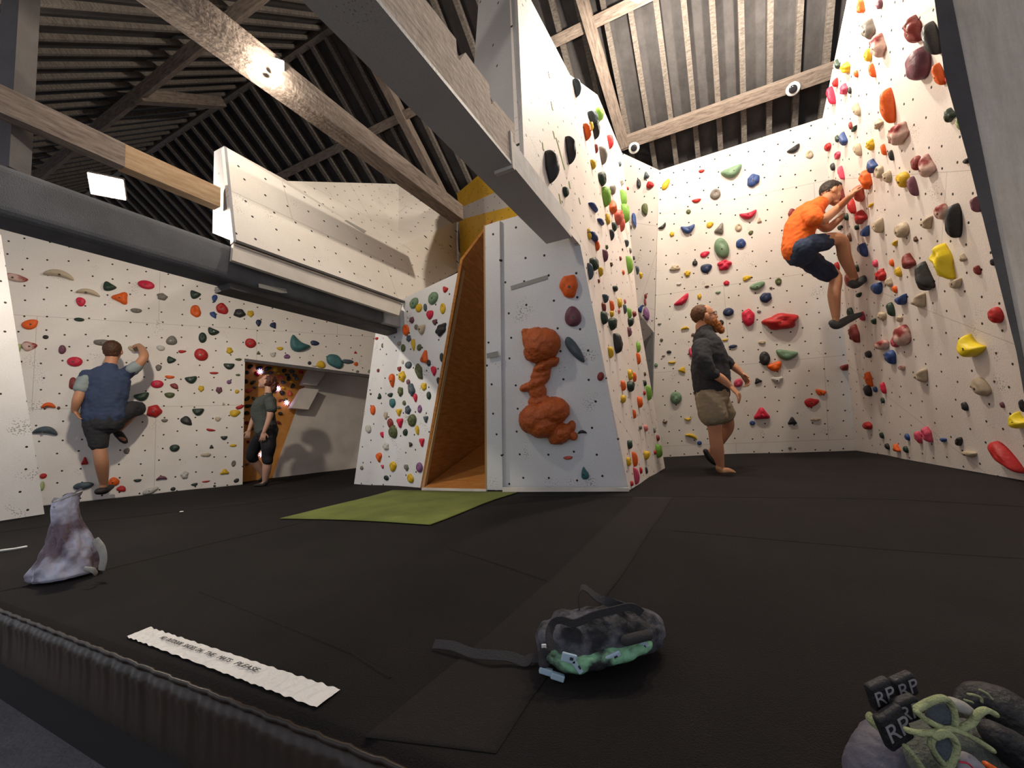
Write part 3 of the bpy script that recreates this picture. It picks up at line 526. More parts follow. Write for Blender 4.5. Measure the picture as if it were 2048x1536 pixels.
def hold(w, x, y, W, H, colr, s, rot, idx):
    pl = PL[w]; n = pl[1]; u = nrm(np.cross(Z3, n)); v = np.cross(n, u)
    if (np.cross(Z3, n)@np.array([1., 0, 0])) < 0 and False: u = -u
    P = hit(x, y, pl); e = .01
    pu, pv, pn = ((proj(P+k*e)-proj(P))/e for k in (u, v, n))
    rnd = random.Random(idx*7+3); R = [rnd.uniform(.02, .09), rnd.uniform(.01, .08), rnd.uniform(0, .035)]+[rnd.uniform(0, 6.28) for _ in range(5)]
    if s in 'oe': R[0] *= .3; R[1] *= .3; R[2] = 0
    dk = {'L': .62, 'T': .5, 'T0': .5, 'F': .5, 'S': .95, 'B': .7, 'K': .55, 'R': .9}[w]
    if s in 'sl': dk *= .8
    # solve half sizes a,b from the seen extents
    k = dk*.5; A = np.array([[2*abs(pu[0])+k*abs(pn[0]), k*abs(pn[0])+2*abs(pv[0])*.0], [k*abs(pn[1])*.5, 2*abs(pv[1])+k*abs(pn[1])*.5]])
    rot_r = math.radians(rot)
    if abs(rot) > 0 and s in 'lbn' or (s == 'c' and rot):   # W,H already given along the shape's own axes for tilted long shapes
        pass
    a, b = np.linalg.solve(A, [W*1.08, H*1.08]); a = max(a, .25*b, .008); b = max(b, .2*a, .008); d = min(max(k*(a+b), .014), .22)
    if s == 'h': d *= .8
    Pb = hit(x, y, (pl[0]+n*d*.42, n)); Pb = Pb-n*(np.dot(Pb-pl[0], n))
    nt, nr = 26, 8; V = []; cr, sr = math.cos(rot_r), math.sin(rot_r)
    if w in ('R', 'S') and s in 'tvp': pass
    tipx, tipy = rnd.uniform(-.15, .15), rnd.uniform(.05, .25)
    for j in range(nr):
        t = j/(nr-1); rho = math.cos(t*math.pi/2)**(.55 if s not in 'tvpa' else .75); z = math.sin(t*math.pi/2)**.9
        for i in range(nt):
            th = i/nt*2*math.pi; X, Y = shape_xy(s, th, R); X = X*rho; Y = Y*rho
            if s in 'cnb':
                kk = {'c': .62, 'n': -.62, 'b': .42}[s]; xx = math.cos(th); X0 = xx*rho; base = kk*(xx*xx)-(kk*.45 if s in 'cn' else .2)
                Y = (shape_xy(s, th, R)[1]-base)*rho+kk*X0*X0-(kk*.45 if s in 'cn' else .2)
            lump = .06*math.sin(X*5+R[6])*math.sin(Y*6+R[7])
            if s == 'm': lump += .16*math.sin(X*5.5+R[6])*math.cos(Y*5.5+R[7])
            zz = z+lump*z
            if s == 'h': zz -= .55*max(0, 1-((X-.1)**2+(Y-.12)**2)/.22) if t > .3 else 0
            if s == 'r': zz = zz*(1+.18*Y)
            X += tipx*z*.5*(1-rho); Y += tipy*z*(1-rho)
            XX = (X*a*cr-Y*b*sr) if rot else X*a; YY = (X*a*sr+Y*b*cr) if rot else Y*b
            V.append(Pb+u*XX+v*YY+n*(zz*d-.002*(j == 0)))
    Fc = [[j*nt+i, j*nt+(i+1) % nt, (j+1)*nt+(i+1) % nt, (j+1)*nt+i] for j in range(nr-1) for i in range(nt)]+[[(nr-1)*nt+i for i in range(nt)]]+[[i for i in range(nt)][::-1]]
    o = add('climbing_hold', V, Fc, 'h_'+colr, None, loc=Vector(Pb), smooth=True)
    if W*H > 330:   # bolt in its countersunk hole
        r = min(.012, .18*min(a, b)); q = Pb+n*(d*(.60 if s == 'h' else .93))+u*a*.12*rnd.choice((-1, 1))-v*b*.12; VV = []
        for h_ in (-.012, .004):
            for i in range(10): VV.append(q+n*h_+u*r*math.cos(i*.6283)+v*r*math.sin(i*.6283))
        add('bolt', VV, [[i, (i+1) % 10, 10+(i+1) % 10, 10+i] for i in range(10)]+[list(range(10, 20))], 'bolt', o)
    return o
WN = {'L': 'left wall', 'T': 'leaning panel', 'T0': 'leaning panel edge', 'F': 'tower front slab', 'S': "tower side wall", 'B': 'corner panel', 'K': 'back wall', 'R': 'right wall'}
for w, txt in HB.items():
    rows = []
    for e_ in txt.replace('\n', '').split(';'):
        q = e_.strip().split(',')
        if len(q) < 6: continue
        rows.append((float(q[0]), float(q[1]), float(q[2]), float(q[3]), q[4], q[5], float(q[6]) if len(q) > 6 else 0))
    xs = [r[0] for r in rows]; ys = [r[1] for r in rows]; x0, x1, y0, y1 = min(xs), max(xs), min(ys), max(ys)
    info = []
    for i, r in enumerate(rows):
        sz = (r[2]*r[3])**.5; size = 'tiny' if sz < 9 else 'small' if sz < 17 else '' if sz < 26 else 'large'
        fy = (r[1]-y0)/max(1, y1-y0); fx = (r[0]-x0)/max(1, x1-x0)
        zone = ('upper' if fy < .33 else 'middle' if fy < .67 else 'lower')+' '+('left' if fx < .33 else 'centre' if fx < .67 else 'right')
        desc = ' '.join(z for z in (size, HN[r[4]], SHN[r[5]]) if z)
        nb = sorted((j for j in range(len(rows)) if j != i and rows[j][4] != r[4]), key=lambda j: (rows[j][0]-r[0])**2+(rows[j][1]-r[1])**2)
        j = nb[0]; dx = rows[j][0]-r[0]; dy = rows[j][1]-r[1]
        rel = ('left of' if dx > 0 else 'right of') if abs(dx) > abs(dy) else ('above' if dy > 0 else 'below')
        cn = HN[rows[j][4]]; rel = f"just {rel} {'an' if cn[0] in 'aeiou' else 'a'} {cn} one"
        info.append([desc, zone, rel])
    for i, r in enumerate(rows):
        o = hold(w, *r, idx=i+1000*len(w)+ord(w[0])); HOLDS.append((r[2]*r[3], o))
        d_, z_, rel = info[i]
        same = [k for k in range(len(rows)) if info[k][0] == d_ and info[k][1] == z_]
        if len(same) == 1: lab = f"{d_} hold, {z_} of the {WN[w]}"
        else:
            s2 = [k for k in same if info[k][2] == rel]
            if len(s2) == 1: lab = f"{d_} hold {rel}, {z_} of the {WN[w]}"
            else:
                by = sorted(s2, key=lambda k: rows[k][1]); k = by.index(i); n_ = len(by)
                lab = (('upper' if k == 0 else 'lower') if n_ == 2 else ('topmost', 'second from top', 'third from top', 'fourth from top', 'fifth from top')[k])+f" {d_} hold {rel}, {z_}, {WN[w]}"
        if len(lab.split()) > 16: lab = lab.replace('just ', '').replace('of the ', 'of ')
        tagp(o, lab, 'climbing hold', 'climbing holds on the '+WN[w])
# the big snaking orange hold on the tower front slab
def remesh(name, verts, faces, mt, parent, vox, smooth=4, loc=None, disp=0):
    o = add(name, verts, faces, mt, parent, loc, smooth=True)
    r = o.modifiers.new('remesh', 'REMESH'); r.mode = 'VOXEL'; r.voxel_size = vox; r.use_smooth_shade = True
    s = o.modifiers.new('smooth', 'SMOOTH'); s.iterations = smooth; s.factor = .6
    QUEUE.append([o, 0, 1]); return o
def blob(VF, c, ax, r, nu=20, nv=12):
    V, Fc = VF; b0 = len(V); ax = np.array(ax)
    for j in range(nv+1):
        ph = j/nv*math.pi
        for i in range(nu):
            t = i/nu*2*math.pi; V.append(np.array(c)+ax[0]*r[0]*math.sin(ph)*math.cos(t)+ax[1]*r[1]*math.sin(ph)*math.sin(t)+ax[2]*r[2]*math.cos(ph))
    for j in range(nv):
        for i in range(nu): Fc.append([b0+j*nu+i, b0+j*nu+(i+1) % nu, b0+(j+1)*nu+(i+1) % nu, b0+(j+1)*nu+i])
fu = nrm(np.cross(Z3, fp[1])); fv = np.cross(fp[1], fu)
def onF(x, y, rx, ry, rz, rot=0, VF=None):
    P = hit(x, y, fp); sc = np.linalg.norm(hit(x+10, y, fp)-P)/10; a = math.radians(rot)
    blob(VF, P+fp[1]*rz*sc*.15, (fu*math.cos(a)+fv*math.sin(a), -fu*math.sin(a)+fv*math.cos(a), fp[1]), (rx*sc, ry*sc, rz*sc))
for lab, bl in (('large burnt orange scaly hold, round top piece of the snaking chain on the tower', [(1086, 690, 37, 32, 30, 20), (1060, 684, 14, 22, 16, 8), (1054, 668, 8, 13, 10, 25), (1066, 661, 16, 5, 9, 10), (1078, 704, 30, 22, 24, 0)]),
                ('burnt orange wavy hold, narrow middle piece of the snaking chain on the tower', [(1090, 730, 26, 12, 18, 22), (1110, 724, 12, 7, 12, 40), (1082, 748, 22, 12, 14, 15), (1076, 764, 28, 11, 15, 22), (1052, 774, 13, 8, 12, 25), (1076, 782, 18, 20, 12, 10), (1080, 802, 24, 14, 12, 0)]),
                ('large burnt orange scaly hold, bottom piece of the snaking chain on the tower', [(1075, 836, 37, 31, 30, 15), (1108, 820, 32, 27, 27, 0), (1088, 848, 34, 26, 29, 10), (1122, 868, 28, 18, 19, 32), (1143, 852, 9, 12, 12, -20), (1148, 872, 8, 9, 11, 0)])):
    VF = ([], []); P = hit(bl[0][0], bl[0][1], fp)
    for x, y, rx, ry, rz, ro in bl: onF(x, y, rx, ry, rz, ro, VF)
    o = remesh('climbing_hold', *VF, 'h_snake', None, .010, 4, loc=Vector(P)); QUEUE[-1][1:] = [.009, 24]; tagp(o, lab, 'climbing hold', 'climbing holds on the tower front slab')
# small green and yellow tape markers on the walls
def marks(w, pts, colr, lb):
    for i, (x, y, a, L) in enumerate(pts):
        pl = PL[w]; P = hit(x, y, pl); n = pl[1]; u = nrm(np.cross(Z3, n)); v = np.cross(n, u); t = math.radians(a); A = u*math.cos(t)+v*math.sin(t); Bv = np.cross(n, A)
        o = board('tape_marker', [P+n*.004+A*L+Bv*.012, P+n*.004-A*L+Bv*.012, P+n*.004-A*L-Bv*.012, P+n*.004+A*L-Bv*.012], colr, .003); tagp(o, lb[i], 'tape', 'tape markers on the tower side wall')
marks('S', [(1098, 149, 100, .03), (1104, 212, 100, .035), (1108, 270, 110, .03), (1086, 293, 90, .03), (1121, 308, 115, .13), (1139, 370, 95, .03), (1120, 398, 100, .04), (1159, 402, 110, .03)], 'h_pg',
      ['topmost short green tape marker on the tower side wall', 'second green tape marker from the top of the tower side wall', 'green tape marker above the long green tape strip', 'green tape marker left of the long green tape strip', 'long diagonal green tape strip between two black holds',
       'green tape marker just right of the dark green hold', 'green tape marker below the dark green hold beside the beam', 'rightmost small green tape marker on the tower side wall'])
# doorway room: holds on the orange wall and little lights
rs = random.Random(5); n_ = 0; pts = []
hc = ['bk', 'dg', 'na', 'gy', 'bk', 'sa', 'ma', 'sl']
# (x, y, w, h, colour)
OR = "500,733,12,9,bk;518,736,13,8,na;535,737,14,9,dg;551,739,12,9,ye;568,741,10,7,bk;583,743,9,10,sl;601,744,9,7,cr;494,745,8,7,sl;513,748,11,8,cr;527,745,9,7,gy;541,746,9,7,sl;557,747,8,5,ye;574,750,9,6,dg;589,751,8,7,sl;492,763,7,9,bk;505,765,12,7,dg;561,754,10,9,sa;577,757,8,9,bk;593,758,7,8,gy;497,781,13,10,sa;509,775,9,6,gy;566,765,9,7,sl;582,764,8,5,ye;585,772,8,9,bk;494,797,8,12,dg;507,797,9,6,gy;564,786,11,9,bk;579,787,9,10,sa;496,812,13,8,dg;508,817,10,7,sa;561,801,9,6,ma;493,826,10,9,bk;560,827,9,6,bk;504,837,9,7,gy;495,846,11,8,ma;557,815,8,6,gy;570,800,9,6,ol;566,776,8,5,ye;552,768,9,8,ma;548,783,9,7,gy;493,865,9,8,bk;497,884,8,6,ma;496,905,9,7,bk;494,928,7,6,gy;503,858,7,6,br;556,845,7,7,ma"
seen = {}
for i, e_ in enumerate(OR.split(';')):
    q = e_.split(','); x, y, W, H = map(float, q[:4]); PL['Oo'] = PL['O']
    WN_ = 'O'; PLk = PL['O']; 
    pl = PLk; P = hit(x, y, pl); sc = np.linalg.norm(hit(x, y+10, pl)-P)/10; n = pl[1]; u = nrm(np.cross(Z3, n)); v = np.cross(n, u); VF = ([], [])
    a = rs.uniform(-.6, .6); sx = np.linalg.norm(hit(x+10, y, pl)-P)/10
    V = []; Fc = []; ph = rs.uniform(0, 6)
    for j in range(5):
        t = j/4; rho = math.cos(t*1.45)
        for k in range(14):
            th = k/14*6.2832; r = 1+.15*math.cos(2*th+ph)+.08*math.cos(3*th)
            V.append(P+(u*math.cos(a)+v*math.sin(a))*r*rho*math.cos(th)*W/2*sx+(-u*math.sin(a)+v*math.cos(a))*r*rho*math.sin(th)*H/2*sc+n*.05*math.sin(t*1.57))
    Fc = [[j*14+k, j*14+(k+1) % 14, (j+1)*14+(k+1) % 14, (j+1)*14+k] for j in range(4) for k in range(14)]+[list(range(56, 70))]
    o = add('climbing_hold', V, Fc, 'h_'+q[4], None, loc=Vector(P), smooth=True)
    HOLDS.append((W*H*.8, o))
    zone = ('top' if y < 755 else 'upper' if y < 785 else 'middle' if y < 830 else 'lower'); side = 'left of' if x < 530 else 'right of'
    key = (q[4], zone, side); seen.setdefault(key, []).append((x, o))
ordw = ['first', 'second', 'third', 'fourth', 'fifth', 'sixth']
for (c_, zone, side), L_ in seen.items():
    L_.sort(key=lambda q: q[0])
    for k, (x, o) in enumerate(L_):
        pre = '' if len(L_) == 1 else ordw[k]+' from left, '
        tagp(o, f"{pre}{HN[c_]} hold, {zone} part of the orange wall, {side} the woman's head", 'climbing hold', 'climbing holds on the orange wall')
ml = mat('purple_led', (1, .8, 1), .4, emit=(.75, .55, 1), estr=5)
for i, (x, y) in enumerate(((516, 744), (552, 778), (569, 806), (519, 909))):
    P = hit(x, y, PL['O'])+PL['O'][1]*.07; VF = ([], []); blob(VF, P, np.eye(3), (.022, .022, .022), 10, 8)
    for a in range(4):
        t = a/4*math.pi+.3; blob(VF, P, (PL['O'][1]*0+nrm(np.cross(Z3, PL['O'][1]))*math.cos(t)+Z3*math.sin(t), -nrm(np.cross(Z3, PL['O'][1]))*math.sin(t)+Z3*math.cos(t), PL['O'][1]), (.055, .006, .006), 8, 6)
    o = add('star_light', *VF, ml, None, loc=Vector(P)); tagp(o, ('glowing star shaped light above the woman', "glowing star shaped light behind the woman's neck", "glowing star shaped light behind the woman's back", "glowing star shaped light between the woman's legs")[i], 'light', 'small star lights on the orange wall')

# past the 297 holds that show largest (plus three pieces of the snake) the rest is one object
HOLDS.sort(key=lambda q: -q[0]); rest = [o for _, o in HOLDS[297:]]; V = []; Fc = []; FM = []; mats_ = []
for o in rest:
    for ob_ in (o,):
        b0 = len(V); mn = ob_.data.materials[0].name
        if mn not in mats_: mats_.append(mn)
        V += [ob_.location+v.co for v in ob_.data.vertices]; Fc += [[b0+i for i in p.vertices] for p in ob_.data.polygons]; FM += [mats_.index(mn)]*len(ob_.data.polygons)
for o in rest:
    for c in list(o.children): bpy.data.objects.remove(c)
    bpy.data.objects.remove(o)
o = add('small_climbing_holds', V, Fc, None, None, loc=(0, 0, 0), smooth=True, mats=[bpy.data.materials[q] for q in mats_], fm=FM)
tagp(o, 'the many smallest coloured climbing holds scattered over all the walls', 'climbing holds', kind='stuff')
for o in list(bpy.data.objects):   # shorten long labels
    L_ = o.get('label')
    if L_ and len(L_.split()) > 16: o['label'] = L_.replace('just ', '').replace(' of the ', ' of ', 1)
for o in list(bpy.data.objects):
    L_ = o.get('label')
    if L_ and len(L_.split()) > 16: o['label'] = L_.replace(', ', ' ').replace('small ', '', 1).replace(' a ', ' ', 1).replace(' part of', '', 1)
# ---------------- people ----------------
from mathutils import noise
def tube(VF, P, Rd, side=None, n=16, sub=6):
    """closed tube through points P; Rd: radius or (side radius, other radius); side: reference direction"""
    V, Fc = VF; P = [np.array(p, float) for p in P]; Rd = [r if isinstance(r, tuple) else (r, r) for r in Rd]
    Q = []; RR = []
    for i in range(len(P)-1):
        p0 = P[max(i-1, 0)]; p1 = P[i]; p2 = P[i+1]; p3 = P[min(i+2, len(P)-1)]
        for k in range(sub):
            t = k/sub; Q.append(.5*((2*p1)+(-p0+p2)*t+(2*p0-5*p1+4*p2-p3)*t*t+(-p0+3*p1-3*p2+p3)*t**3))
            u = t*t*(3-2*t)*.5+t*.5; RR.append((Rd[i][0]*(1-u)+Rd[i+1][0]*u, Rd[i][1]*(1-u)+Rd[i+1][1]*u))
    Q.append(P[-1]); RR.append(Rd[-1])
    d0 = nrm(Q[1]-Q[0]); d1 = nrm(Q[-1]-Q[-2])
    # rounded ends
    for s, q, d, r, ins in ((0, Q[0], -d0, RR[0], 0), (1, Q[-1], d1, RR[-1], 1)):
        m_ = min(r); ext = [(q+d*m_*math.sin(a)*.9, (r[0]*math.cos(a), r[1]*math.cos(a))) for a in (.5, 1.0, 1.4)]
        if ins: Q += [e[0] for e in ext]; RR += [e[1] for e in ext]
        else: Q = [e[0] for e in ext[::-1]]+Q; RR = [e[1] for e in ext[::-1]]+RR
    ref = np.array(side if side is not None else (0, 1, .01), float); b0 = len(V)
    for i, q in enumerate(Q):
        d = nrm(Q[min(i+1, len(Q)-1)]-Q[max(i-1, 0)]); s = ref-d*(ref@d)
        if np.linalg.norm(s) < .05: s = np.cross(d, (1, 0, 0))
        s = nrm(s); o = np.cross(d, s)
        for k in range(n): a = k/n*2*math.pi; V.append(q+s*RR[i][0]*math.cos(a)+o*RR[i][1]*math.sin(a))
    for i in range(len(Q)-1):
        for k in range(n): Fc.append([b0+i*n+k, b0+i*n+(k+1) % n, b0+(i+1)*n+(k+1) % n, b0+(i+1)*n+k])
    Fc.append([b0+k for k in range(n)][::-1]); Fc.append([b0+(len(Q)-1)*n+k for k in range(n)])
def head(VF, c, fwd, up, s):
    f = nrm(fwd); l = nrm(np.cross(up, f)); u = np.cross(f, l); ax = (l, f, u)
    def b(F_, U_, r, L=0): blob(VF, c+(f*F_+u*U_+l*L)*s, ax, (r[0]*s, r[1]*s, r[2]*s), 16, 10)
    b(-.008, .025, (.076, .097, .09)); b(.028, -.03, (.06, .066, .075)); b(.055, -.088, (.036, .034, .026)); b(.094, -.018, (.013, .02, .03)); b(.1, -.03, (.016, .016, .012))
    b(.076, .018, (.052, .018, .012)); b(.078, -.062, (.027, .015, .014)); b(.05, -.035, (.06, .03, .03))
    for k in (-1, 1): b(-.004, -.012, (.012, .02, .032), .077*k)
    return ax
def hairpart(name, c, ax, s, parts, mt, parent, vox=.008, wr=.006):
    VF = ([], []); l, f, u = ax
    for F_, U_, r in parts: blob(VF, c+(f*F_+u*U_)*s, ax, tuple(q*s for q in r), 18, 12)
    return skin(name, VF, mt, parent, vox, 2, wr, 60)
def eyes(c, ax, s, parent):
    l, f, u = ax
    for k in (-1, 1):
        VF = ([], []); blob(VF, c+(f*.078+u*.0+l*.032*k)*s, ax, (.013*s, .010*s, .008*s), 10, 8); o = add('eye', *VF, 'eyewhite', parent, smooth=True)
        VF = ([], []); blob(VF, c+(f*.0865+u*.0+l*.032*k)*s, ax, (.006*s, .003*s, .006*s), 8, 6); add('iris', *VF, 'ink', o, smooth=True)
def hand(VF, w_, d, pn, s, curl=.5, spread=.16, thumb=1):
    """wrist point, pointing direction, palm normal (fingers curl towards it)"""
    d = nrm(d); pn = np.array(pn, float); pn = nrm(pn-d*(pn@d)); sd = np.cross(d, pn)
    tube(VF, [w_, w_+d*.045*s, w_+d*.085*s], [(.027*s, .019*s), (.041*s, .015*s), (.040*s, .013*s)], sd, 14, 3)
    for i, L in enumerate((.072, .082, .076, .060)):
        k = (i-1.5); a = k*spread; dr = d*math.cos(a)+sd*math.sin(a); b = w_+d*.086*s+sd*k*.022*s; p = [b]; c = curl*(.5+.12*i); ang = 0
        for q in (.42, .33, .25): ang += c; p.append(p[-1]+(dr*math.cos(ang)+pn*math.sin(ang))*L*q*s)
        tube(VF, p, [.0092*s, .0086*s, .008*s, .007*s], sd, 8, 2)
    t0 = w_+d*.028*s-sd*thumb*.028*s; td = d*.6-sd*thumb*.75+pn*.35
    tube(VF, [t0, t0+nrm(td)*.036*s, t0+nrm(td+d*.5)*.070*s], [.014*s, .0105*s, .0085*s], sd, 8, 2)
def skin(name, VF, mt, parent, vox=.007, sm=3, wr=0, fr=14):
    o = remesh(name, VF[0], VF[1], mt, parent, vox, sm)
    QUEUE[-1][1:] = [wr, fr]
    return o
for k, c, r in (('skin_a', (.58, .27, .15), .5), ('skin_b', (.52, .25, .14), .5), ('skin_c', (.60, .34, .24), .5), ('hair_dark', (.025, .015, .01), .6), ('hair_brown', (.075, .03, .015), .6), ('hair_ginger', (.13, .05, .018), .65), ('beard_ginger', (.42, .14, .03), .7), ('hair_auburn', (.10, .03, .018), .55),
                ('orange_cloth', (.78, .14, .015), .85), ('blue_shorts', (.03, .045, .09), .85), ('grey_sweat', (.04, .04, .046), .95), ('khaki', (.30, .24, .16), .85), ('navy_tee', (.04, .06, .12), .85), ('sleeve_grey', (.28, .33, .33), .85), ('dark_shorts', (.03, .03, .035), .85),
                ('green_tee', (.07, .08, .075), .85), ('black_tights', (.012, .012, .015), .7), ('shoe_grey', (.06, .065, .07), .6), ('shoe_black', (.02, .018, .018), .6), ('shoe_tan', (.55, .28, .13), .5), ('sole', (.25, .10, .07), .6), ('eyewhite', (.7, .66, .6), .4)):
    M[k] = mat(k, c, r, bump=.25, bscale=120, var=.12 if 'skin' not in k else .05, vscale=9)
def shoe(P, Rd, mt, parent, side=(0, 1, 0), name='climbing_shoe', sole=None):
    VF = ([], []); tube(VF, P, Rd, side, 16, 5); o = skin(name, VF, mt, parent, .007, 2); return o
def glassesframe(c, ax, s, parent):
    l, f, u = ax; VF = ([], [])
    for k in (-1, 1):
        pts = [c+(f*.094+l*(.033*k+.022*math.cos(a))+u*(.004+.017*math.sin(a)))*s for a in np.linspace(0, 2*math.pi, 15)]; tube(VF, pts, [.0022*s]*15, f, 6, 1)
        tube(VF, [c+(f*.094+l*.056*k+u*.008)*s, c+(f*0+l*.08*k+u*.008)*s], [.0022*s]*2, f, 6, 1)
    add('glasses', *VF, 'ink', parent, smooth=True)

# --- bearded man standing, looking up, facing right ---
Y = 4.62; s = 1.05
rf = fl(1447, 946); man = empty('person', rf, 'bearded person in dark sweatshirt and khaki shorts standing by the back wall, looking up', 'person')
j = lambda x, y, dy=0.: J(x, y, Y+dy)
VF = ([], []); hc_ = j(1409, 634); fd = np.array([.95, -.12, .20]); ax = head(VF, hc_, fd, Z3-np.array([.2, 0, 0]), s*1.18)
tube(VF, [j(1404, 652), j(1408, 672), j(1410, 690)], [(.07, .072), (.075, .08), (.095, .095)])
tube(VF, [j(1424, 790), j(1421, 765), j(1421, 728), j(1414, 695), j(1410, 680)], [(.15, .11), (.13, .10), (.15, .11), (.17, .10), (.10, .08)])
near = [j(1407, 692, -.20), j(1412, 722, -.26), j(1427, 746, -.28), j(1444, 758, -.30), j(1460, 772, -.32)]
tube(VF, near, [.062, .052, .048, .043, .029])
far = [j(1418, 692, .20), j(1438, 716, .25), j(1458, 727, .25), j(1472, 737, .22), j(1484, 748, .18)]
tube(VF, far, [.062, .052, .046, .042, .028])
hand(VF, j(1461, 773, -.32), j(1480, 792, -.36)-j(1461, 773, -.32), np.array([-.3, .5, -.6]), s*1.15, .55, .2, thumb=-1)
hand(VF, j(1484, 748, .18), j(1499, 768, .12)-j(1484, 748, .18), np.array([-.6, -.3, -.6]), s*1.1, .6, .15, thumb=1)
tube(VF, [j(1422, 792, -.09), j(1426, 832, -.12), j(1430, 866, -.10), j(1434, 895, -.08), j(1441, 932, -.03)], [.10, .082, .066, .068, .04])
tube(VF, [j(1430, 792, .10), j(1448, 828, .13), j(1456, 853, .20), j(1442, 877, .30), j(1421, 907, .42)], [.10, .082, .066, .064, .04])
tube(VF, [j(1438, 934, -.03), j(1441, 941, -.03), j(1455, 940, -.05), j(1467, 943, -.06)], [(.036, .036), (.04, .03), (.045, .026), (.035, .014)])
tube(VF, [j(1419, 905, .42), j(1424, 916, .42), j(1434, 925, .41)], [(.04, .04), (.045, .03), (.04, .016)])
body = skin('body', VF, 'skin_a', man, .0065)
VF = ([], [])
tube(VF, [j(1428, 785), j(1424, 770), j(1420, 742), j(1419, 716), j(1415, 695), j(1410, 675), j(1409, 663)], [(.185, .165), (.215, .195), (.22, .195), (.225, .18), (.215, .155), (.155, .12), (.095, .095)])
tube(VF, [j(1404, 694, -.19), j(1405, 718, -.26), j(1417, 742, -.28), j(1427, 748, -.29)], [.105, .098, .088, .066])
tube(VF, [j(1418, 692, .19), j(1436, 713, .25), j(1452, 724, .26), j(1460, 730, .25)], [.10, .09, .075, .06])
skin('sweatshirt', VF, 'grey_sweat', man, .010, 3, .012, 11)
VF = ([], [])
tube(VF, [j(1424, 766), j(1424, 800)], [(.18, .165), (.20, .17)])
tube(VF, [j(1420, 795, -.09), j(1424, 822, -.12), j(1429, 833, -.13)], [(.115, .15), (.125, .15), (.125, .15)], (0, 1, 0))
tube(VF, [j(1428, 795, .09), j(1441, 818, .12), j(1450, 829, .13)], [(.115, .13), (.12, .14), (.115, .13)], (0, 1, 0))
skin('shorts', VF, 'khaki', man, .010, 2, .010, 12)
hairpart('hair', hc_, ax, s*1.18, [(-.026, .036, (.079, .088, .089))], 'hair_ginger', body)
hairpart('beard', hc_, ax, s*1.18, [(.045, -.07, (.062, .052, .052)), (.075, -.115, (.046, .044, .06)), (.1, -.15, (.03, .03, .045)), (.0, -.05, (.072, .03, .05))], 'beard_ginger', body, .008, .012)
eyes(hc_, ax, s*1.18, body); glassesframe(hc_, ax, s*1.18, body)
shoe([j(1438, 936, -.03), j(1443, 943, -.03), j(1456, 942, -.05), j(1469, 945, -.06)], [(.042, .036), (.046, .030), (.05, .026), (.036, .014)], 'shoe_tan', man, name='shoe')
shoe([j(1411, 902, .42), j(1418, 914, .42), j(1427, 924, .41), j(1437, 930, .40)], [(.035, .03), (.046, .036), (.05, .03), (.036, .016)], 'shoe_black', man, name='shoe')

# --- climber on the right wall, orange T-shirt ---
tw1 = hit(1722, 634, PL['R']); Y = tw1[1]-.12; s = 1.12
cl = empty('person', hit(1722, 634, PL['R']), 'dark-haired person in orange T-shirt and navy shorts climbing the right wall', 'person')
Yt = Y-.10; j = lambda x, y, dy=0.: J(x, y, Yt+dy)
hR = hit(1712, 388, PL['R'])[1]-Yt-.16; hL = hit(1692, 434, PL['R'])[1]-Yt-.12
VF = ([], []); hc_ = j(1663, 387, .05); fd = np.array([.80, -.25, -.42]); ax = head(VF, hc_, fd, np.array([.42, 0, .85]), s*1.16)
tube(VF, [j(1655, 396, .04), j(1643, 410, .02), j(1632, 425, 0)], [.062, .066, .085])
tube(VF, [j(1603, 505), j(1597, 480), j(1605, 452), j(1618, 428), j(1633, 415)], [(.165, .13), (.15, .12), (.18, .13), (.19, .12), (.10, .08)])
tube(VF, [j(1627, 432, -.22), j(1640, 441, -.30), j(1652, 436, -.32), j(1676, 416, -.20), j(1701, 392, min(-.02, hR))], [.066, .058, .052, .046, .031])
tube(VF, [j(1634, 430, .18), j(1646, 452, .18), j(1656, 457, .16), j(1672, 444, .12), j(1688, 430, .08)], [.062, .056, .048, .044, .029])
hand(VF, j(1701, 392, min(-.02, hR)), np.array([.75, .25, .75]), np.array([.8, .1, -.5]), s*1.1, .75, .12, 1)
hand(VF, j(1688, 430, .08), np.array([.9, .35, .1]), np.array([.2, .1, -1]), s, .7, .12, -1)
tube(VF, [j(1606, 497, -.09), j(1640, 484, -.20), j(1680, 480, -.24), j(1690, 515, -.14), j(1708, 556, -.05)], [.105, .09, .068, .066, .042])
tube(VF, [j(1606, 508, .09), j(1640, 533, .16), j(1670, 553, .16), j(1668, 590, .10), j(1672, 634, .06)], [.105, .088, .068, .068, .042])
tube(VF, [j(1706, 562, -.05), j(1712, 568, -.06), j(1730, 557, -.05)], [.04, .036, .02]); tube(VF, [j(1671, 640, .06), j(1676, 648, .06), j(1700, 637, .08)], [.04, .036, .02])
body = skin('body', VF, 'skin_b', cl, .007)
VF = ([], [])
tube(VF, [j(1594, 502), j(1595, 480), j(1602, 453), j(1615, 430), j(1632, 414), j(1641, 406)], [(.175, .15), (.185, .155), (.21, .165), (.215, .15), (.13, .10), (.08, .08)])
tube(VF, [j(1620, 428, -.16), j(1629, 436, -.27), j(1634, 440, -.30)], [.105, .09, .078]); tube(VF, [j(1632, 430, .15), j(1642, 446, .19)], [.095, .08])
skin('t_shirt', VF, 'orange_cloth', cl, .010, 3, .013, 11)
VF = ([], [])
tube(VF, [j(1596, 496), j(1602, 510)], [(.18, .155), (.18, .15)])
tube(VF, [j(1604, 497, -.09), j(1632, 487, -.18), j(1652, 484, -.21)], [.125, .112, .098]); tube(VF, [j(1604, 508, .09), j(1634, 532, .16), j(1660, 550, .17)], [.13, .115, .098])
skin('shorts', VF, 'blue_shorts', cl, .010, 3, .012, 12)
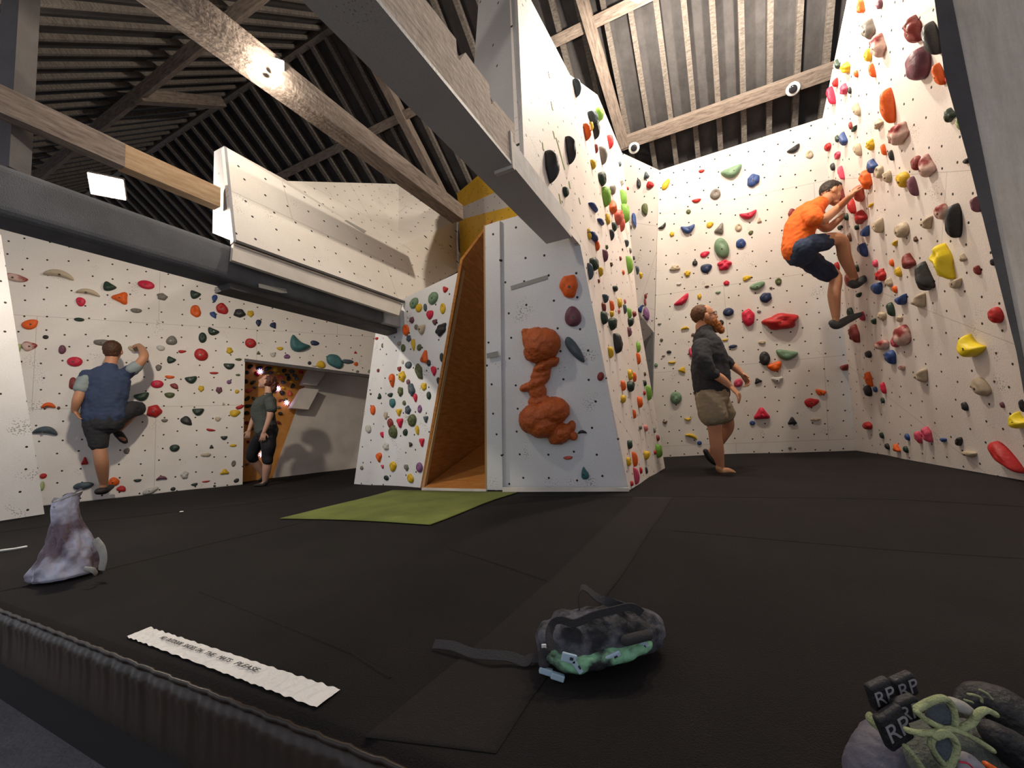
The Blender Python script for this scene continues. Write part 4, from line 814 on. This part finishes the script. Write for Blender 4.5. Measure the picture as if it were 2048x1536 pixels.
hairpart('hair', hc_, ax, s*1.16, [(-.022, .036, (.080, .092, .090)), (.03, .075, (.06, .055, .035))], 'hair_dark', body); eyes(hc_, ax, s*1.16, body)
shoe([j(1703, 566, -.06), j(1711, 568, -.06), j(1729, 557, -.05), j(1746, 547, -.03)], [(.045, .04), (.058, .056), (.054, .042), (.036, .026)], 'shoe_grey', cl)
shoe([j(1664, 645, .06), j(1674, 650, .06), j(1698, 638, .07), j(1720, 629, .07)], [(.042, .036), (.06, .054), (.056, .046), (.038, .028)], 'shoe_grey', cl)

# --- climber on the left wall, seen from behind ---
pw = hit(207, 985, PL['L']); Yb = pw[1]-.32
cb_ = empty('person', pw, 'person in navy T-shirt and dark shorts climbing the left wall, seen from behind', 'person')
j = lambda x, y, dy=0.: J(x, y, hit(x, 900, PL['L'])[1]-.34+dy); s = 1.06
latv = nrm(np.array([.85, .5, 0])); 
VF = ([], []); hc_ = j(226, 702, .03); fd = np.array([-.45, .85, .15]); ax = head(VF, hc_, fd, Z3, s*1.08)
tube(VF, [j(224, 712, .02), j(221, 728, 0), j(217, 742)], [.062, .066, .09], latv)
tube(VF, [j(207, 842), j(208, 815), j(211, 785), j(214, 755), j(217, 740)], [(.17, .12), (.165, .12), (.19, .13), (.20, .11), (.11, .08)], latv)
tube(VF, [j(178, 752), j(165, 775, -.04), j(155, 800, -.06), j(149, 822, -.02)], [.062, .056, .05, .032], latv)
tube(VF, [j(254, 747), j(274, 732, -.05), j(288, 714, -.05), j(285, 700, .08), j(279, 692, .18)], [.062, .056, .05, .044, .032], latv)
hand(VF, j(149, 822, -.02), np.array([.35, .3, -.8]), np.array([.8, .5, 0]), s*1.05, .6, .12, 1)
hand(VF, j(279, 692, .18), np.array([-.6, .3, .25]), np.array([-.1, .6, -.8]), s, .8, .12, -1)
tube(VF, [j(192, 838), j(196, 870), j(199, 895), j(203, 925), j(208, 968, .1)], [.11, .088, .068, .07, .042], latv)
tube(VF, [j(225, 838), j(255, 822, .05), j(272, 818, .14), j(254, 838, .16), j(236, 860, .2)], [.11, .09, .07, .062, .042], latv)
tube(VF, [j(207, 972, .1), j(208, 978, .12), j(222, 976, .2)], [.04, .036, .02], latv); tube(VF, [j(236, 862, .2), j(238, 870, .2), j(249, 880, .22)], [.036, .034, .02], latv)
body = skin('body', VF, 'skin_b', cb_, .0075)
VF = ([], [])
tube(VF, [j(209, 833), j(209, 808), j(211, 780), j(213, 758), j(217, 742), j(220, 734)], [(.225, .16), (.215, .155), (.235, .16), (.25, .14), (.16, .10), (.085, .08)], latv)
tube(VF, [j(176, 752), j(170, 764, -.03)], [.088, .082], latv); tube(VF, [j(252, 748), j(266, 738, -.04)], [.085, .075], latv)
skin('t_shirt', VF, 'navy_tee', cb_, .010, 3, .012, 10)
VF = ([], []); tube(VF, [j(171, 760, -.03), j(163, 777, -.05)], [.084, .076], latv); tube(VF, [j(264, 739, -.04), j(274, 731, -.05)], [.076, .068], latv); skin('grey_sleeves', VF, 'sleeve_grey', cb_, .009, 2, .006, 12)
VF = ([], []); tube(VF, [j(208, 832), j(208, 848)], [(.205, .15), (.205, .15)], latv)
tube(VF, [j(191, 845), j(195, 872), j(198, 890)], [.125, .108, .092], latv); tube(VF, [j(225, 840), j(253, 822, .05), j(274, 817, .14)], [.125, .115, .100], latv)
skin('shorts', VF, 'dark_shorts', cb_, .010, 2, .010, 12)
hairpart('hair', hc_, ax, s*1.08, [(-.022, .026, (.083, .092, .098)), (-.04, -.03, (.066, .058, .05))], 'hair_brown', body); eyes(hc_, ax, s*1.08, body)
shoe([j(196, 983, .08), j(207, 981, .1), j(218, 975, .18), j(224, 972, .24)], [(.05, .04), (.058, .05), (.05, .036), (.03, .02)], 'shoe_black', cb_, latv)
shoe([j(230, 862, .18), j(238, 869, .2), j(246, 879, .24), j(251, 885, .27)], [(.036, .03), (.05, .04), (.046, .034), (.03, .02)], 'shoe_black', cb_, latv)

# --- woman standing at the doorway, looking up to the left ---
Y = fl(524, 971)[1]; wo = empty('person', fl(524, 971), 'red-haired person in grey-green T-shirt and black leggings standing at the doorway', 'person')
j = lambda x, y, dy=0.: J(x, y, Y+dy); s = .98
VF = ([], []); hc_ = j(534, 764); fd = np.array([-.85, -.15, .42]); ax = head(VF, hc_, fd, np.array([.42, 0, .9]), s*1.02)
tube(VF, [j(537, 776), j(537, 787), j(536, 796)], [.046, .05, .07])
tube(VF, [j(533, 868), j(532, 850), j(528, 828), j(531, 806), j(536, 794)], [(.16, .12), (.13, .10), (.145, .13), (.16, .11), (.08, .07)])
tube(VF, [j(541, 803, -.18), j(541, 825, -.22), j(537, 842, -.23), j(528, 864, -.24)], [.05, .046, .038, .025])
tube(VF, [j(526, 806, .17), j(511, 830, .2), j(505, 842, .2), j(498, 861, .14)], [.048, .043, .036, .025])
hand(VF, j(528, 864, -.24), np.array([-.2, 0, -1.]), np.array([-.3, .9, 0]), s*.95, .4, .12, -1); hand(VF, j(498, 861, .14), np.array([-.25, 0, -1.]), np.array([-.3, .9, 0]), s*.95, .5, .12, 1)
tube(VF, [j(535, 866, -.08), j(536, 892, -.10), j(534, 915, -.09), j(534, 935, -.07), j(530, 962, -.03)], [.10, .082, .06, .06, .036])
tube(VF, [j(528, 866, .08), j(513, 890, .12), j(503, 912, .12), j(514, 928, .22), j(527, 950, .34)], [.10, .082, .06, .056, .036])
tube(VF, [j(529, 964, -.03), j(527, 968, -.03), j(512, 970, -.05)], [.034, .03, .016])
body = skin('body', VF, 'skin_c', wo, .0075)
VF = ([], []); tube(VF, [j(533, 862), j(531, 846), j(526, 826), j(529, 808), j(535, 796), j(537, 789)], [(.175, .145), (.16, .135), (.165, .155), (.175, .135), (.12, .09), (.06, .06)])
tube(VF, [j(541, 802, -.16), j(543, 818, -.22)], [.075, .068]); tube(VF, [j(527, 804, .16), j(517, 819, .2)], [.07, .06]); skin('t_shirt', VF, 'green_tee', wo, .009, 3, .008, 14)
VF = ([], []); tube(VF, [j(534, 856), j(533, 870)], [(.165, .135), (.17, .135)]); tube(VF, [j(535, 868, -.08), j(537, 892, -.10), j(535, 912, -.09), j(536, 922, -.09)], [.115, .098, .076, .07])
tube(VF, [j(527, 868, .08), j(512, 890, .12), j(503, 910, .12), j(507, 918, .16)], [.11, .096, .078, .07]); skin('leggings', VF, 'black_tights', wo, .009, 2, .004, 14)
hr = hairpart('hair', hc_, ax, s*1.02, [(-.028, .028, (.084, .092, .094)), (-.10, .0, (.05, .05, .06)), (-.125, -.05, (.045, .04, .06)), (-.115, -.11, (.03, .03, .05))], 'hair_auburn', body, .008, .01); eyes(hc_, ax, s*1.02, body)
shoe([j(533, 964, -.03), j(528, 969, -.03), j(517, 970, -.05), j(508, 971, -.06)], [(.034, .03), (.042, .03), (.04, .022), (.024, .012)], 'shoe_black', wo, name='shoe')
shoe([j(530, 948, .34), j(526, 957, .34), j(518, 961, .33)], [(.034, .03), (.042, .03), (.03, .018)], 'shoe_black', wo, name='shoe')
VF = ([], []); tube(VF, [j(541, 793, -.10), j(547, 812, -.10), j(546, 835, -.06), j(543, 848, .05)], [(.022, .006)]*4, (0, 1, 0), 8); add('back_strap', *VF, 'black_tights', wo, smooth=True)
# ---------------- things lying on the mat ----------------
def text_mesh(txt, size, origin, ux, uy, mt, parent, shear=.25, width=0):
    cu = bpy.data.curves.new('writing', 'FONT'); cu.body = txt; cu.size = size; cu.shear = shear; cu.extrude = .0004; cu.align_x = 'CENTER'; cu.align_y = 'CENTER'
    t = bpy.data.objects.new('writing', cu); col.objects.link(t); o = add('writing', [np.array(origin)]*3, [[0, 1, 2]], mt, parent); TEXTS.append((t, o, np.array(origin), nrm(ux), nrm(uy), width)); return o
# white tape strip with writing
cA = [fl(*p) for p in ((299, 1253), (680, 1377), (634, 1414), (252, 1272))]; V = []; Fc = []; nu, nv = 150, 8
for i in range(nu+1):
    for k in range(nv+1):
        a = i/nu; b = k/nv; p = (cA[0]*(1-a)+cA[1]*a)*(1-b)+(cA[3]*(1-a)+cA[2]*a)*b; q = abs(a-.5)*2
        z = .0045+.0016*math.sin(a*150+b*5*math.sin(a*9))*(.3+q)+.001*noise.noise(Vector((a*40, b*9, 0))); e_ = .0015*math.sin(a*90+k)*(k in (0, nv))
        V.append((p[0], p[1]+e_, p[2]+z+sag(p[0], p[1])*min(1, max(0, ((p-e1)@Nn-.08)/.8))-.006))
for i in range(nu):
    for k in range(nv): a = i*(nv+1)+k; Fc.append([a, a+1, a+nv+2, a+nv+1])
tp = add('tape_sign', V, Fc, 'whitetape', smooth=True); tagp(tp, 'long wrinkled white tape strip with handwriting on the black mat', 'sign')
cA = [p+Z3*(sag(p[0], p[1])*.3-.001) for p in cA]
tx = nrm(cA[1]-cA[0]); ty = nrm((cA[0]-cA[3])-tx*((cA[0]-cA[3])@tx)); cc = (cA[0]+cA[1]+cA[2]+cA[3])/4
LT = np.linalg.norm(cA[1]-cA[0])
for wd, a, b in (('NO', .155, .182), ('OUTDOOR', .195, .287), ('SHOES', .302, .368), ('ON', .378, .410), ('THE', .428, .475), ('MATS', .500, .565), ('PLEASE', .588, .700)):
    m_ = (a+b)/2; pc_ = (cA[0]*(1-m_)+cA[1]*m_)*.55+(cA[3]*(1-m_)+cA[2]*m_)*.45
    text_mesh(wd, .021*LT, pc_+Z3*.0055, tx, ty, 'ink', tp, .3, (b-a)*LT)
# crumpled silver chalk sack at the left
sk = [(-1, 0)]; base = fl(132, 1152); bx = nrm(fl(205, 1128)-fl(60, 1160)); by = np.cross(Z3, bx); wb = np.linalg.norm(fl(205, 1128)-fl(60, 1160))/2
M['sack'] = mat('silver_purple_fabric', (.15, .10, .13), .35, bump=.8, bscale=22, c2=(.62, .62, .76), vscale=6, spec=.6)
M['sack_in'] = mat('pale_lining', (.42, .40, .36), .6, bump=.5, bscale=30, var=.3)
prof = [(0, .93, .80, 0), (.03, 1.0, .85, 0), (.10, .98, .8, .0), (.2, .90, .72, .02), (.32, .76, .6, .04), (.45, .60, .46, .03), (.58, .48, .36, 0), (.72, .41, .28, -.03), (.86, .38, .22, -.05), (.97, .40, .17, -.03), (1.0, .41, .16, -.02)]
Hh = .415; V = []; nn = 96; fine = []
for i in range(len(prof)-1):
    for k in range(5): t = k/5; fine.append(tuple(np.array(prof[i])*(1-t)+np.array(prof[i+1])*t))
fine.append(prof[-1])
for h_, rx, ry, sh in fine:
    for k in range(nn):
        a = k/nn*2*math.pi; env = math.sin(min(1, h_*1.3)*math.pi)*.8+.25
        cr = (.12*math.sin(5*a+h_*9)+.10*math.sin(9*a-h_*14+1)+.06*math.sin(17*a+h_*19))*env*(1-.6*h_)+.05*noise.noise(Vector((math.cos(a)*6, math.sin(a)*6, h_*14)))+.12*noise.noise(Vector((math.cos(a)*2.5, math.sin(a)*2.5, h_*5)))
        V.append(base+bx*(wb*(rx*(1+cr*.8)*math.cos(a)+sh*2-.02*h_))+by*(wb*ry*(1+cr)*math.sin(a))+Z3*(h_*Hh+(.02*math.cos(a) if h_ > .9 else 0)+.012*math.sin(3*a)*(h_ > .95)+.004))
Fc = [[i*nn+k, i*nn+(k+1) % nn, (i+1)*nn+(k+1) % nn, (i+1)*nn+k] for i in range(len(fine)-1) for k in range(nn)]+[list(range(nn))[::-1]]
bag = empty('chalk_sack', base, 'crumpled silver and purple chalk sack standing at the left of the mat', 'bag')
add('sack_body', V, Fc, 'sack', bag, smooth=True)
tp0 = base+Z3*Hh*.98; VF = ([], []); 
inn = [base+bx*wb*(.37*math.cos(a)-.05)+by*wb*.14*math.sin(a)+Z3*(Hh*.99+.02*math.cos(a)) for a in np.linspace(0, 2*math.pi, 33)]; tube(VF, inn, [.006]*33, Z3, 8, 1); add('rim', *VF, 'sack_in', bag, smooth=True)
VF = ([], []); P_ = lambda x, y, dz=0.: J(x, y, base[1]+dz)
tube(VF, [P_(190, 1080, -.05), P_(203, 1098, -.07), P_(207, 1118, -.08), P_(203, 1140, -.08)], [(.018, .004), (.02, .004), (.02, .004), (.018, .004)], (1, 0, 0), 10); 
tube(VF, [P_(170, 1138, -.16), P_(185, 1140, -.16), P_(192, 1147, -.14)], [(.012, .006)]*3, Z3, 10); add('strap', *VF, 'sack_in', bag, smooth=True)
# brush
VF = ([], []); tube(VF, [fl(-6, 1106)+Z3*.012, fl(8, 1104)+Z3*.012, fl(30, 1101)+Z3*.012, fl(52, 1097)+Z3*.012], [.007, .008, .007, .008], (0, 1, 0), 10); o = add('brush', *VF, 'white_plastic', smooth=True); tagp(o, 'thin white brush handle lying on the mat at the left edge', 'brush')
VF = ([], []); blob(VF, fl(363, 1025)+Z3*.008, np.eye(3), (.02, .012, .006), 10, 6); o = add('tape_scrap', *VF, 'whitetape', smooth=True); tagp(o, 'tiny white scrap on the mat between the sack and the climbing woman', 'scrap')
o['label'] = 'tiny white scrap on the mat in front of the left wall'
# chalk bucket lying in the foreground
M['bucket'] = mat('chalky_black_fabric', (.018, .018, .022), .8, bump=1., bscale=60, c2=(.10, .10, .12), vscale=13)
M['webbing'] = mat('grey_webbing', (.045, .042, .045), .9, bump=.6, bscale=300)
M['mint'] = mat('mint_fabric', (.02, .02, .024), .75, bump=.5, bscale=60, c2=(.24, .50, .30), vscale=16)
M['buckle'] = mat('pale_blue_buckle', (.42, .55, .66), .35)
kb = fl(1205, 1318); Yk = kb[1]; K_ = lambda x, y, dz=0.: J(x, y, Yk+dz)
kt = empty('chalk_bucket', kb, 'grey black chalk bucket bag with straps lying in the mat foreground', 'bag')
ks = Yk/F   # metres per pixel here
ux_ = nrm(K_(1300, 1265)-K_(1100, 1300)); 
VF = ([], []); tube(VF, [K_(1100, 1278, .0), K_(1125, 1277, .0), K_(1180, 1270, .0), K_(1235, 1262, .01), K_(1280, 1258, .03), K_(1300, 1256, .05)], [(38*ks, 30*ks), (52*ks, 44*ks), (56*ks, 46*ks), (56*ks, 44*ks), (46*ks, 38*ks), (34*ks, 26*ks)], (0, 1, 0), 28, 6)
o = skin('bucket_body', VF, 'bucket', kt, .004, 2, .010, 20)
VF = ([], []); tube(VF, [K_(1104, 1313, -.06), K_(1150, 1324, -.07), K_(1210, 1312, -.07), K_(1260, 1300, -.06), K_(1293, 1286, -.04)], [(18*ks, 12*ks), (22*ks, 16*ks), (22*ks, 14*ks), (20*ks, 13*ks), (14*ks, 10*ks)], (0, 1, 0), 16, 6)
skin('green_rim', VF, 'mint', kt, .004, 2, .006, 26)
def strap(name, pts, w, mt='webbing', th=.0016, par=None, tw=None):
    VF = ([], []); 
    V, Fc = VF; Q = []; n = len(pts)
    for i in range(n-1):
        p0 = pts[max(i-1, 0)]; p1 = pts[i]; p2 = pts[i+1]; p3 = pts[min(i+2, n-1)]
        for k in range(8): t = k/8; Q.append((.5*((2*p1)+(-p0+p2)*t+(2*p0-5*p1+4*p2-p3)*t*t+(-p0+3*p1-3*p2+p3)*t**3), (i+t)/(n-1)))
    Q.append((pts[-1], 1.)); tw = tw or [(0, 0, 1)]
    for i, (q, t) in enumerate(Q):
        kk = t*(len(tw)-1); a = min(int(kk), len(tw)-1); b = min(a+1, len(tw)-1); wv = nrm(np.array(tw[a])*(1-(kk-a))+np.array(tw[b])*(kk-a)); d = nrm(Q[min(i+1, len(Q)-1)][0]-Q[max(i-1, 0)][0]); wv = nrm(wv-d*(wv@d)); nn_ = np.cross(d, wv)
        for a_, b_ in ((-1, -1), (1, -1), (1, 1), (-1, 1)): V.append(q+wv*w/2*a_+nn_*th*b_)
    for i in range(len(Q)-1):
        for k in range(4): Fc.append([i*4+k, i*4+(k+1) % 4, (i+1)*4+(k+1) % 4, (i+1)*4+k])
    Fc += [[0, 1, 2, 3], [len(V)-1, len(V)-2, len(V)-3, len(V)-4]]; return add(name, V, Fc, mt, par or kt, smooth=False)
strap('top_strap', [K_(1107, 1300, -.09), K_(1098, 1272, -.075), K_(1106, 1246, -.05), K_(1122, 1240, -.05), K_(1150, 1246, -.05), K_(1190, 1230, -.055), K_(1230, 1220, -.05), K_(1262, 1214, -.04), K_(1284, 1226, -.02)], .021, tw=[(-.9, -.3, 0), (-.7, -.3, .4), (0, -.15, 1), (0, -.15, 1), (0, -.15, 1), (0, -.3, 1)])
strap('handle_loop', [K_(1163, 1240, .02), K_(1157, 1205, .03), K_(1160, 1182, .03), K_(1170, 1176, .03), K_(1195, 1195, .02), K_(1230, 1208, 0), K_(1258, 1214, -.02)], .024, tw=[(0, 1, 0), (.2, 1, .1), (0, .8, .6), (0, -.6, .8)])
sp_ = [fl(868, 1292)+Z3*.006, fl(905, 1300)+Z3*.012, fl(945, 1312)+Z3*.008, fl(985, 1322)+Z3*.016, fl(1020, 1322)+Z3*.012, fl(1050, 1328)+Z3*.006, fl(1062, 1326)+Z3*.012, fl(1086, 1326)+Z3*.010]
strap('belt', sp_, .026, tw=[(0, .75, .55), (0, .8, .5), (0, .75, .6), (0, .8, .5), (0, .9, .3)])
for q, a, nm_ in ((K_(1092, 1342, -.07), .35, 'buckle'), (K_(1115, 1353, -.08), .35, 'buckle')):
    box(nm_, q, 24*ks, .014, 11*ks, 'buckle', kt, ((math.cos(a), 0, -math.sin(a)), (0, 1, 0), (math.sin(a), 0, math.cos(a))), .003)
for q, a, w_, h_ in ((K_(1138, 1316, -.105), .3, 26, 15), (K_(1154, 1333, -.105), 1.0, 26, 9), (K_(1226, 1312, -.095), -.35, 28, 9), (K_(1220, 1322, -.095), -.35, 20, 8), (K_(1284, 1292, -.065), -.45, 22, 14)):
    o = box('buckle', q, w_*ks, .008, h_*ks, 'buckle', kt, ((math.cos(a), 0, -math.sin(a)), (0, 1, 0), (math.sin(a), 0, math.cos(a))), .003); box('slot', q-np.array([0, .004, 0])+np.array([w_*ks*.15, 0, 0]), w_*ks*.22, .004, h_*ks*.3, 'ink', o, ((math.cos(a), 0, -math.sin(a)), (0, 1, 0), (math.sin(a), 0, math.cos(a))))
VF = ([], []); tube(VF, [K_(1250, 1281, -.085), K_(1275, 1275, -.08), K_(1296, 1270, -.06)], [9*ks, 9*ks, 9*ks], (0, 1, 0), 10); add('brush_holder', *VF, 'webbing', kt, smooth=True)
o = box('zip_pull', K_(1088, 1293, -.06), 9*ks, .006, 8*ks, 'white_plastic', kt, None, .002)
VF = ([], []); tube(VF, [K_(1089, 1330, -.07), K_(1087, 1315, -.06), K_(1092, 1300, -.06)], [(10*ks, 5*ks)]*3, (1, 0, 0), 10); add('side_strap', *VF, 'webbing', kt, smooth=True)
# climbing shoes in the bottom right corner
M['felt'] = mat('pale_lime_trim', (.42, .46, .24), .9, bump=.8, bscale=200, var=.25, vscale=40)
M['suede'] = mat('grey_green_suede', (.13, .14, .12), .9, bump=.7, bscale=160, var=.3, vscale=30)
M['rubber'] = mat('grey_violet_rubber', (.14, .13, .17), .6, bump=.4, bscale=60, var=.25)
M['velcro'] = mat('black_velcro_strap', (.016, .015, .018), .6, bump=.5, bscale=100)
M['print'] = mat('pale_print', (.30, .28, .30), .6)
M['inner'] = mat('blue_grey_lining', (.07, .085, .10), .9, bump=.5, bscale=200)
sb = fl(1830, 1560); Ys = sb[1]; S_ = lambda x, y, dz=0.: J(x, y, Ys+dz); ss = Ys/F
def pebble(name, pts, rd, mt, parent, side=(0, 1, 0), vox=.003, wr=0.003): VF = ([], []); tube(VF, pts, rd, side, 22, 6); return skin(name, VF, mt, parent, vox, 2, wr, 30)
px_ = lambda q: tuple(k*ss for k in q)
s1 = empty('climbing_shoe', sb, 'grey rubber climbing shoe with black printed velcro straps in the bottom right corner', 'shoe', 'climbing shoes at the bottom right')
pebble('rubber_toe', [S_(1738, 1600, .0), S_(1745, 1540, .0), S_(1768, 1490, .02), S_(1800, 1470, .06)], [px_((40, 40)), px_((44, 38)), px_((40, 36)), px_((26, 24))], 'rubber', s1)
pebble('upper', [S_(1765, 1560, .03), S_(1830, 1530, .04), S_(1880, 1560, .03)], [px_((40, 40)), px_((52, 46)), px_((48, 46))], 'rubber', s1)
def vstrap(a, b, w, txt, dz, tilt, par):
    """chunky folded strap tab with two printed letters"""
    A = S_(*a, dz); B = S_(*b, dz+.005); d = nrm(B-A); v = nrm(np.cross(d, (0, -1., .35))); nn_ = np.cross(v, d); nn_ = nn_ if nn_[1] < 0 else -nn_
    o = box('velcro_strap', (A+B)/2, np.linalg.norm(B-A), w*ss, .016, 'velcro', par, (d, v, nn_), .005); tx_ = v*(1 if v[0] > 0 else -1)
    ang = tx_; upv = np.cross(nn_, ang); text_mesh(txt, w*ss*.85, (A+B)/2+nn_*.0088, ang, upv, 'print', o, 0); return o
vstrap((1752, 1362), (1768, 1412), 44, 'RP', -.02, 0, s1); vstrap((1800, 1350), (1812, 1392), 44, 'RP', .0, 0, s1); vstrap((1805, 1395), (1815, 1440), 44, 'RP', -.035, 0, s1); vstrap((1772, 1420), (1800, 1485), 52, 'RP', -.045, 0, s1)
VF = ([], []); tube(VF, [S_(1738, 1432, -.02), S_(1748, 1445, -.03), S_(1762, 1462, -.04)], [px_((9, 5)), px_((10, 6)), px_((6, 4))], (0, 1, 0), 10); add('pull_tab', *VF, 'felt', s1, smooth=True)
s2 = empty('climbing_shoe', fl(1930, 1560), 'grey green climbing shoe with pale lime trimmed openings in the bottom right corner', 'shoe', 'climbing shoes at the bottom right')
pebble('upper', [S_(1828, 1530, -.01), S_(1870, 1490, .02), S_(1930, 1500, .03), S_(2000, 1530, .03), S_(2080, 1600, .02)], [px_((44, 40)), px_((48, 44)), px_((54, 50)), px_((56, 54)), px_((50, 50))], 'suede', s2)
def trim(pts, r, dz=-.05, nm='trim', mt='felt'):
    VF = ([], []); tube(VF, [S_(x, y, dz+(q[0] if q else 0)) for x, y, *q in pts], [(r*ss, r*.7*ss)]*len(pts), (0, 1, 0), 12, 5); return add(nm, *VF, mt, s2, smooth=True)
# lining patches and trims, laid over the upper
def lining(c, rx, ry, rot, dz):
    VF = ([], []); a = math.radians(rot); blob(VF, S_(*c, dz), (np.array([math.cos(a), 0, math.sin(a)]), np.array([-math.sin(a), 0, math.cos(a)]), np.array([0, 1., 0])), (rx*ss, ry*ss, .008), 24, 10); return add('opening', *VF, 'inner', s2, smooth=True)
lining((1880, 1432), 26, 22, 20, -.052); lining((1887, 1498), 22, 28, 10, -.066)
trim([(1834, 1418), (1858, 1404), (1886, 1396), (1902, 1408), (1908, 1436), (1906, 1456)], 7, -.058)
trim([(1834, 1424), (1850, 1438), (1876, 1452), (1906, 1460), (1940, 1448), (1956, 1428), (1972, 1420), (1990, 1428)], 6.5, -.062)
trim([(1814, 1460), (1840, 1466), (1872, 1464), (1902, 1458), (1930, 1468), (1960, 1484), (1984, 1500)], 6, -.068)
trim([(1866, 1474), (1862, 1490), (1874, 1512), (1890, 1530)], 6, -.070); trim([(1868, 1472), (1888, 1466), (1904, 1474), (1910, 1492), (1904, 1516), (1894, 1536), (1892, 1560)], 8, -.072)
trim([(1812, 1494), (1830, 1516), (1850, 1545)], 6, -.066); 
trim([(1906, 1408), (1924, 1414), (1942, 1428)], 14, -.045, 'side_panel', 'sack_in')
trim([(1918, 1530), (1936, 1520), (1954, 1534)], 14, -.068, 'logo_patch', 'print'); trim([(1920, 1524), (1934, 1526), (1944, 1534)], 1.8, -.084, 'logo_line', 'h_cr'); trim([(1974, 1530), (1990, 1540), (2004, 1550)], 7, -.066, 'heel_tab', 'h_or_')
s3 = empty('climbing_shoe', fl(2000, 1480), 'black climbing shoe lying behind the lime trimmed shoe at the bottom right', 'shoe', 'climbing shoes at the bottom right')
pebble('upper', [S_(1925, 1410, .10), S_(1960, 1395, .10), S_(2010, 1420, .08), S_(2090, 1480, .04)], [px_((18, 16)), px_((32, 28)), px_((44, 40)), px_((50, 50))], 'velcro', s3)
pebble('toe_box', [S_(1990, 1470, -.02), S_(2030, 1500, -.02), S_(2090, 1540, -.03)], [px_((26, 22)), px_((34, 30)), px_((34, 30))], 'velcro', s3)
VF = ([], [])
for pts in ([(1936, 1388), (1950, 1390), (1962, 1396), (1964, 1404)], [(1930, 1400), (1940, 1403), (1945, 1405)], [(1960, 1380), (1975, 1388), (1984, 1398)]): tube(VF, [S_(x, y, .045) for x, y in pts], [(2.5*ss, 2*ss)]*len(pts), (0, 1, 0), 8, 4)
add('lace_loop', *VF, 'felt', s3, smooth=True)

# ---------------- apply the queued surface modifiers in one pass ----------------
dg = bpy.context.evaluated_depsgraph_get(); out = [bpy.data.meshes.new_from_object(q[0].evaluated_get(dg)) for q in QUEUE]; tout = [bpy.data.meshes.new_from_object(q[0].evaluated_get(dg)) for q in TEXTS]
for (o, wr, fr), me in zip(QUEUE, out):
    o.modifiers.clear(); o.data = me; me.polygons.foreach_set('use_smooth', [True]*len(me.polygons))
    if wr:
        NR = [v.normal.copy() for v in me.vertices]
        for v, nv_ in zip(me.vertices, NR):
            p = v.co; k = noise.noise(Vector((p.x*fr, p.y*fr, p.z*fr*.7)))+.5*noise.noise(Vector((p.x*fr*2.3, p.y*fr*2.3, p.z*fr*2.8))); v.co = p+nv_*wr*k
        me.update()
for (t, o, org, ux, uy, wd_), me in zip(TEXTS, tout):
    if wd_: ux = ux*wd_/max(1e-6, max(v.co[0] for v in me.vertices)-min(v.co[0] for v in me.vertices))
    nz = nrm(np.cross(ux, uy)); b = wloc(o); m2 = bpy.data.meshes.new('writing'); m2.from_pydata([Vector(org+ux*v.co[0]+uy*v.co[1]+nz*v.co[2])-b for v in me.vertices], [], [list(p.vertices) for p in me.polygons]); m2.materials.append(o.data.materials[0]); o.data = m2; bpy.data.objects.remove(t)
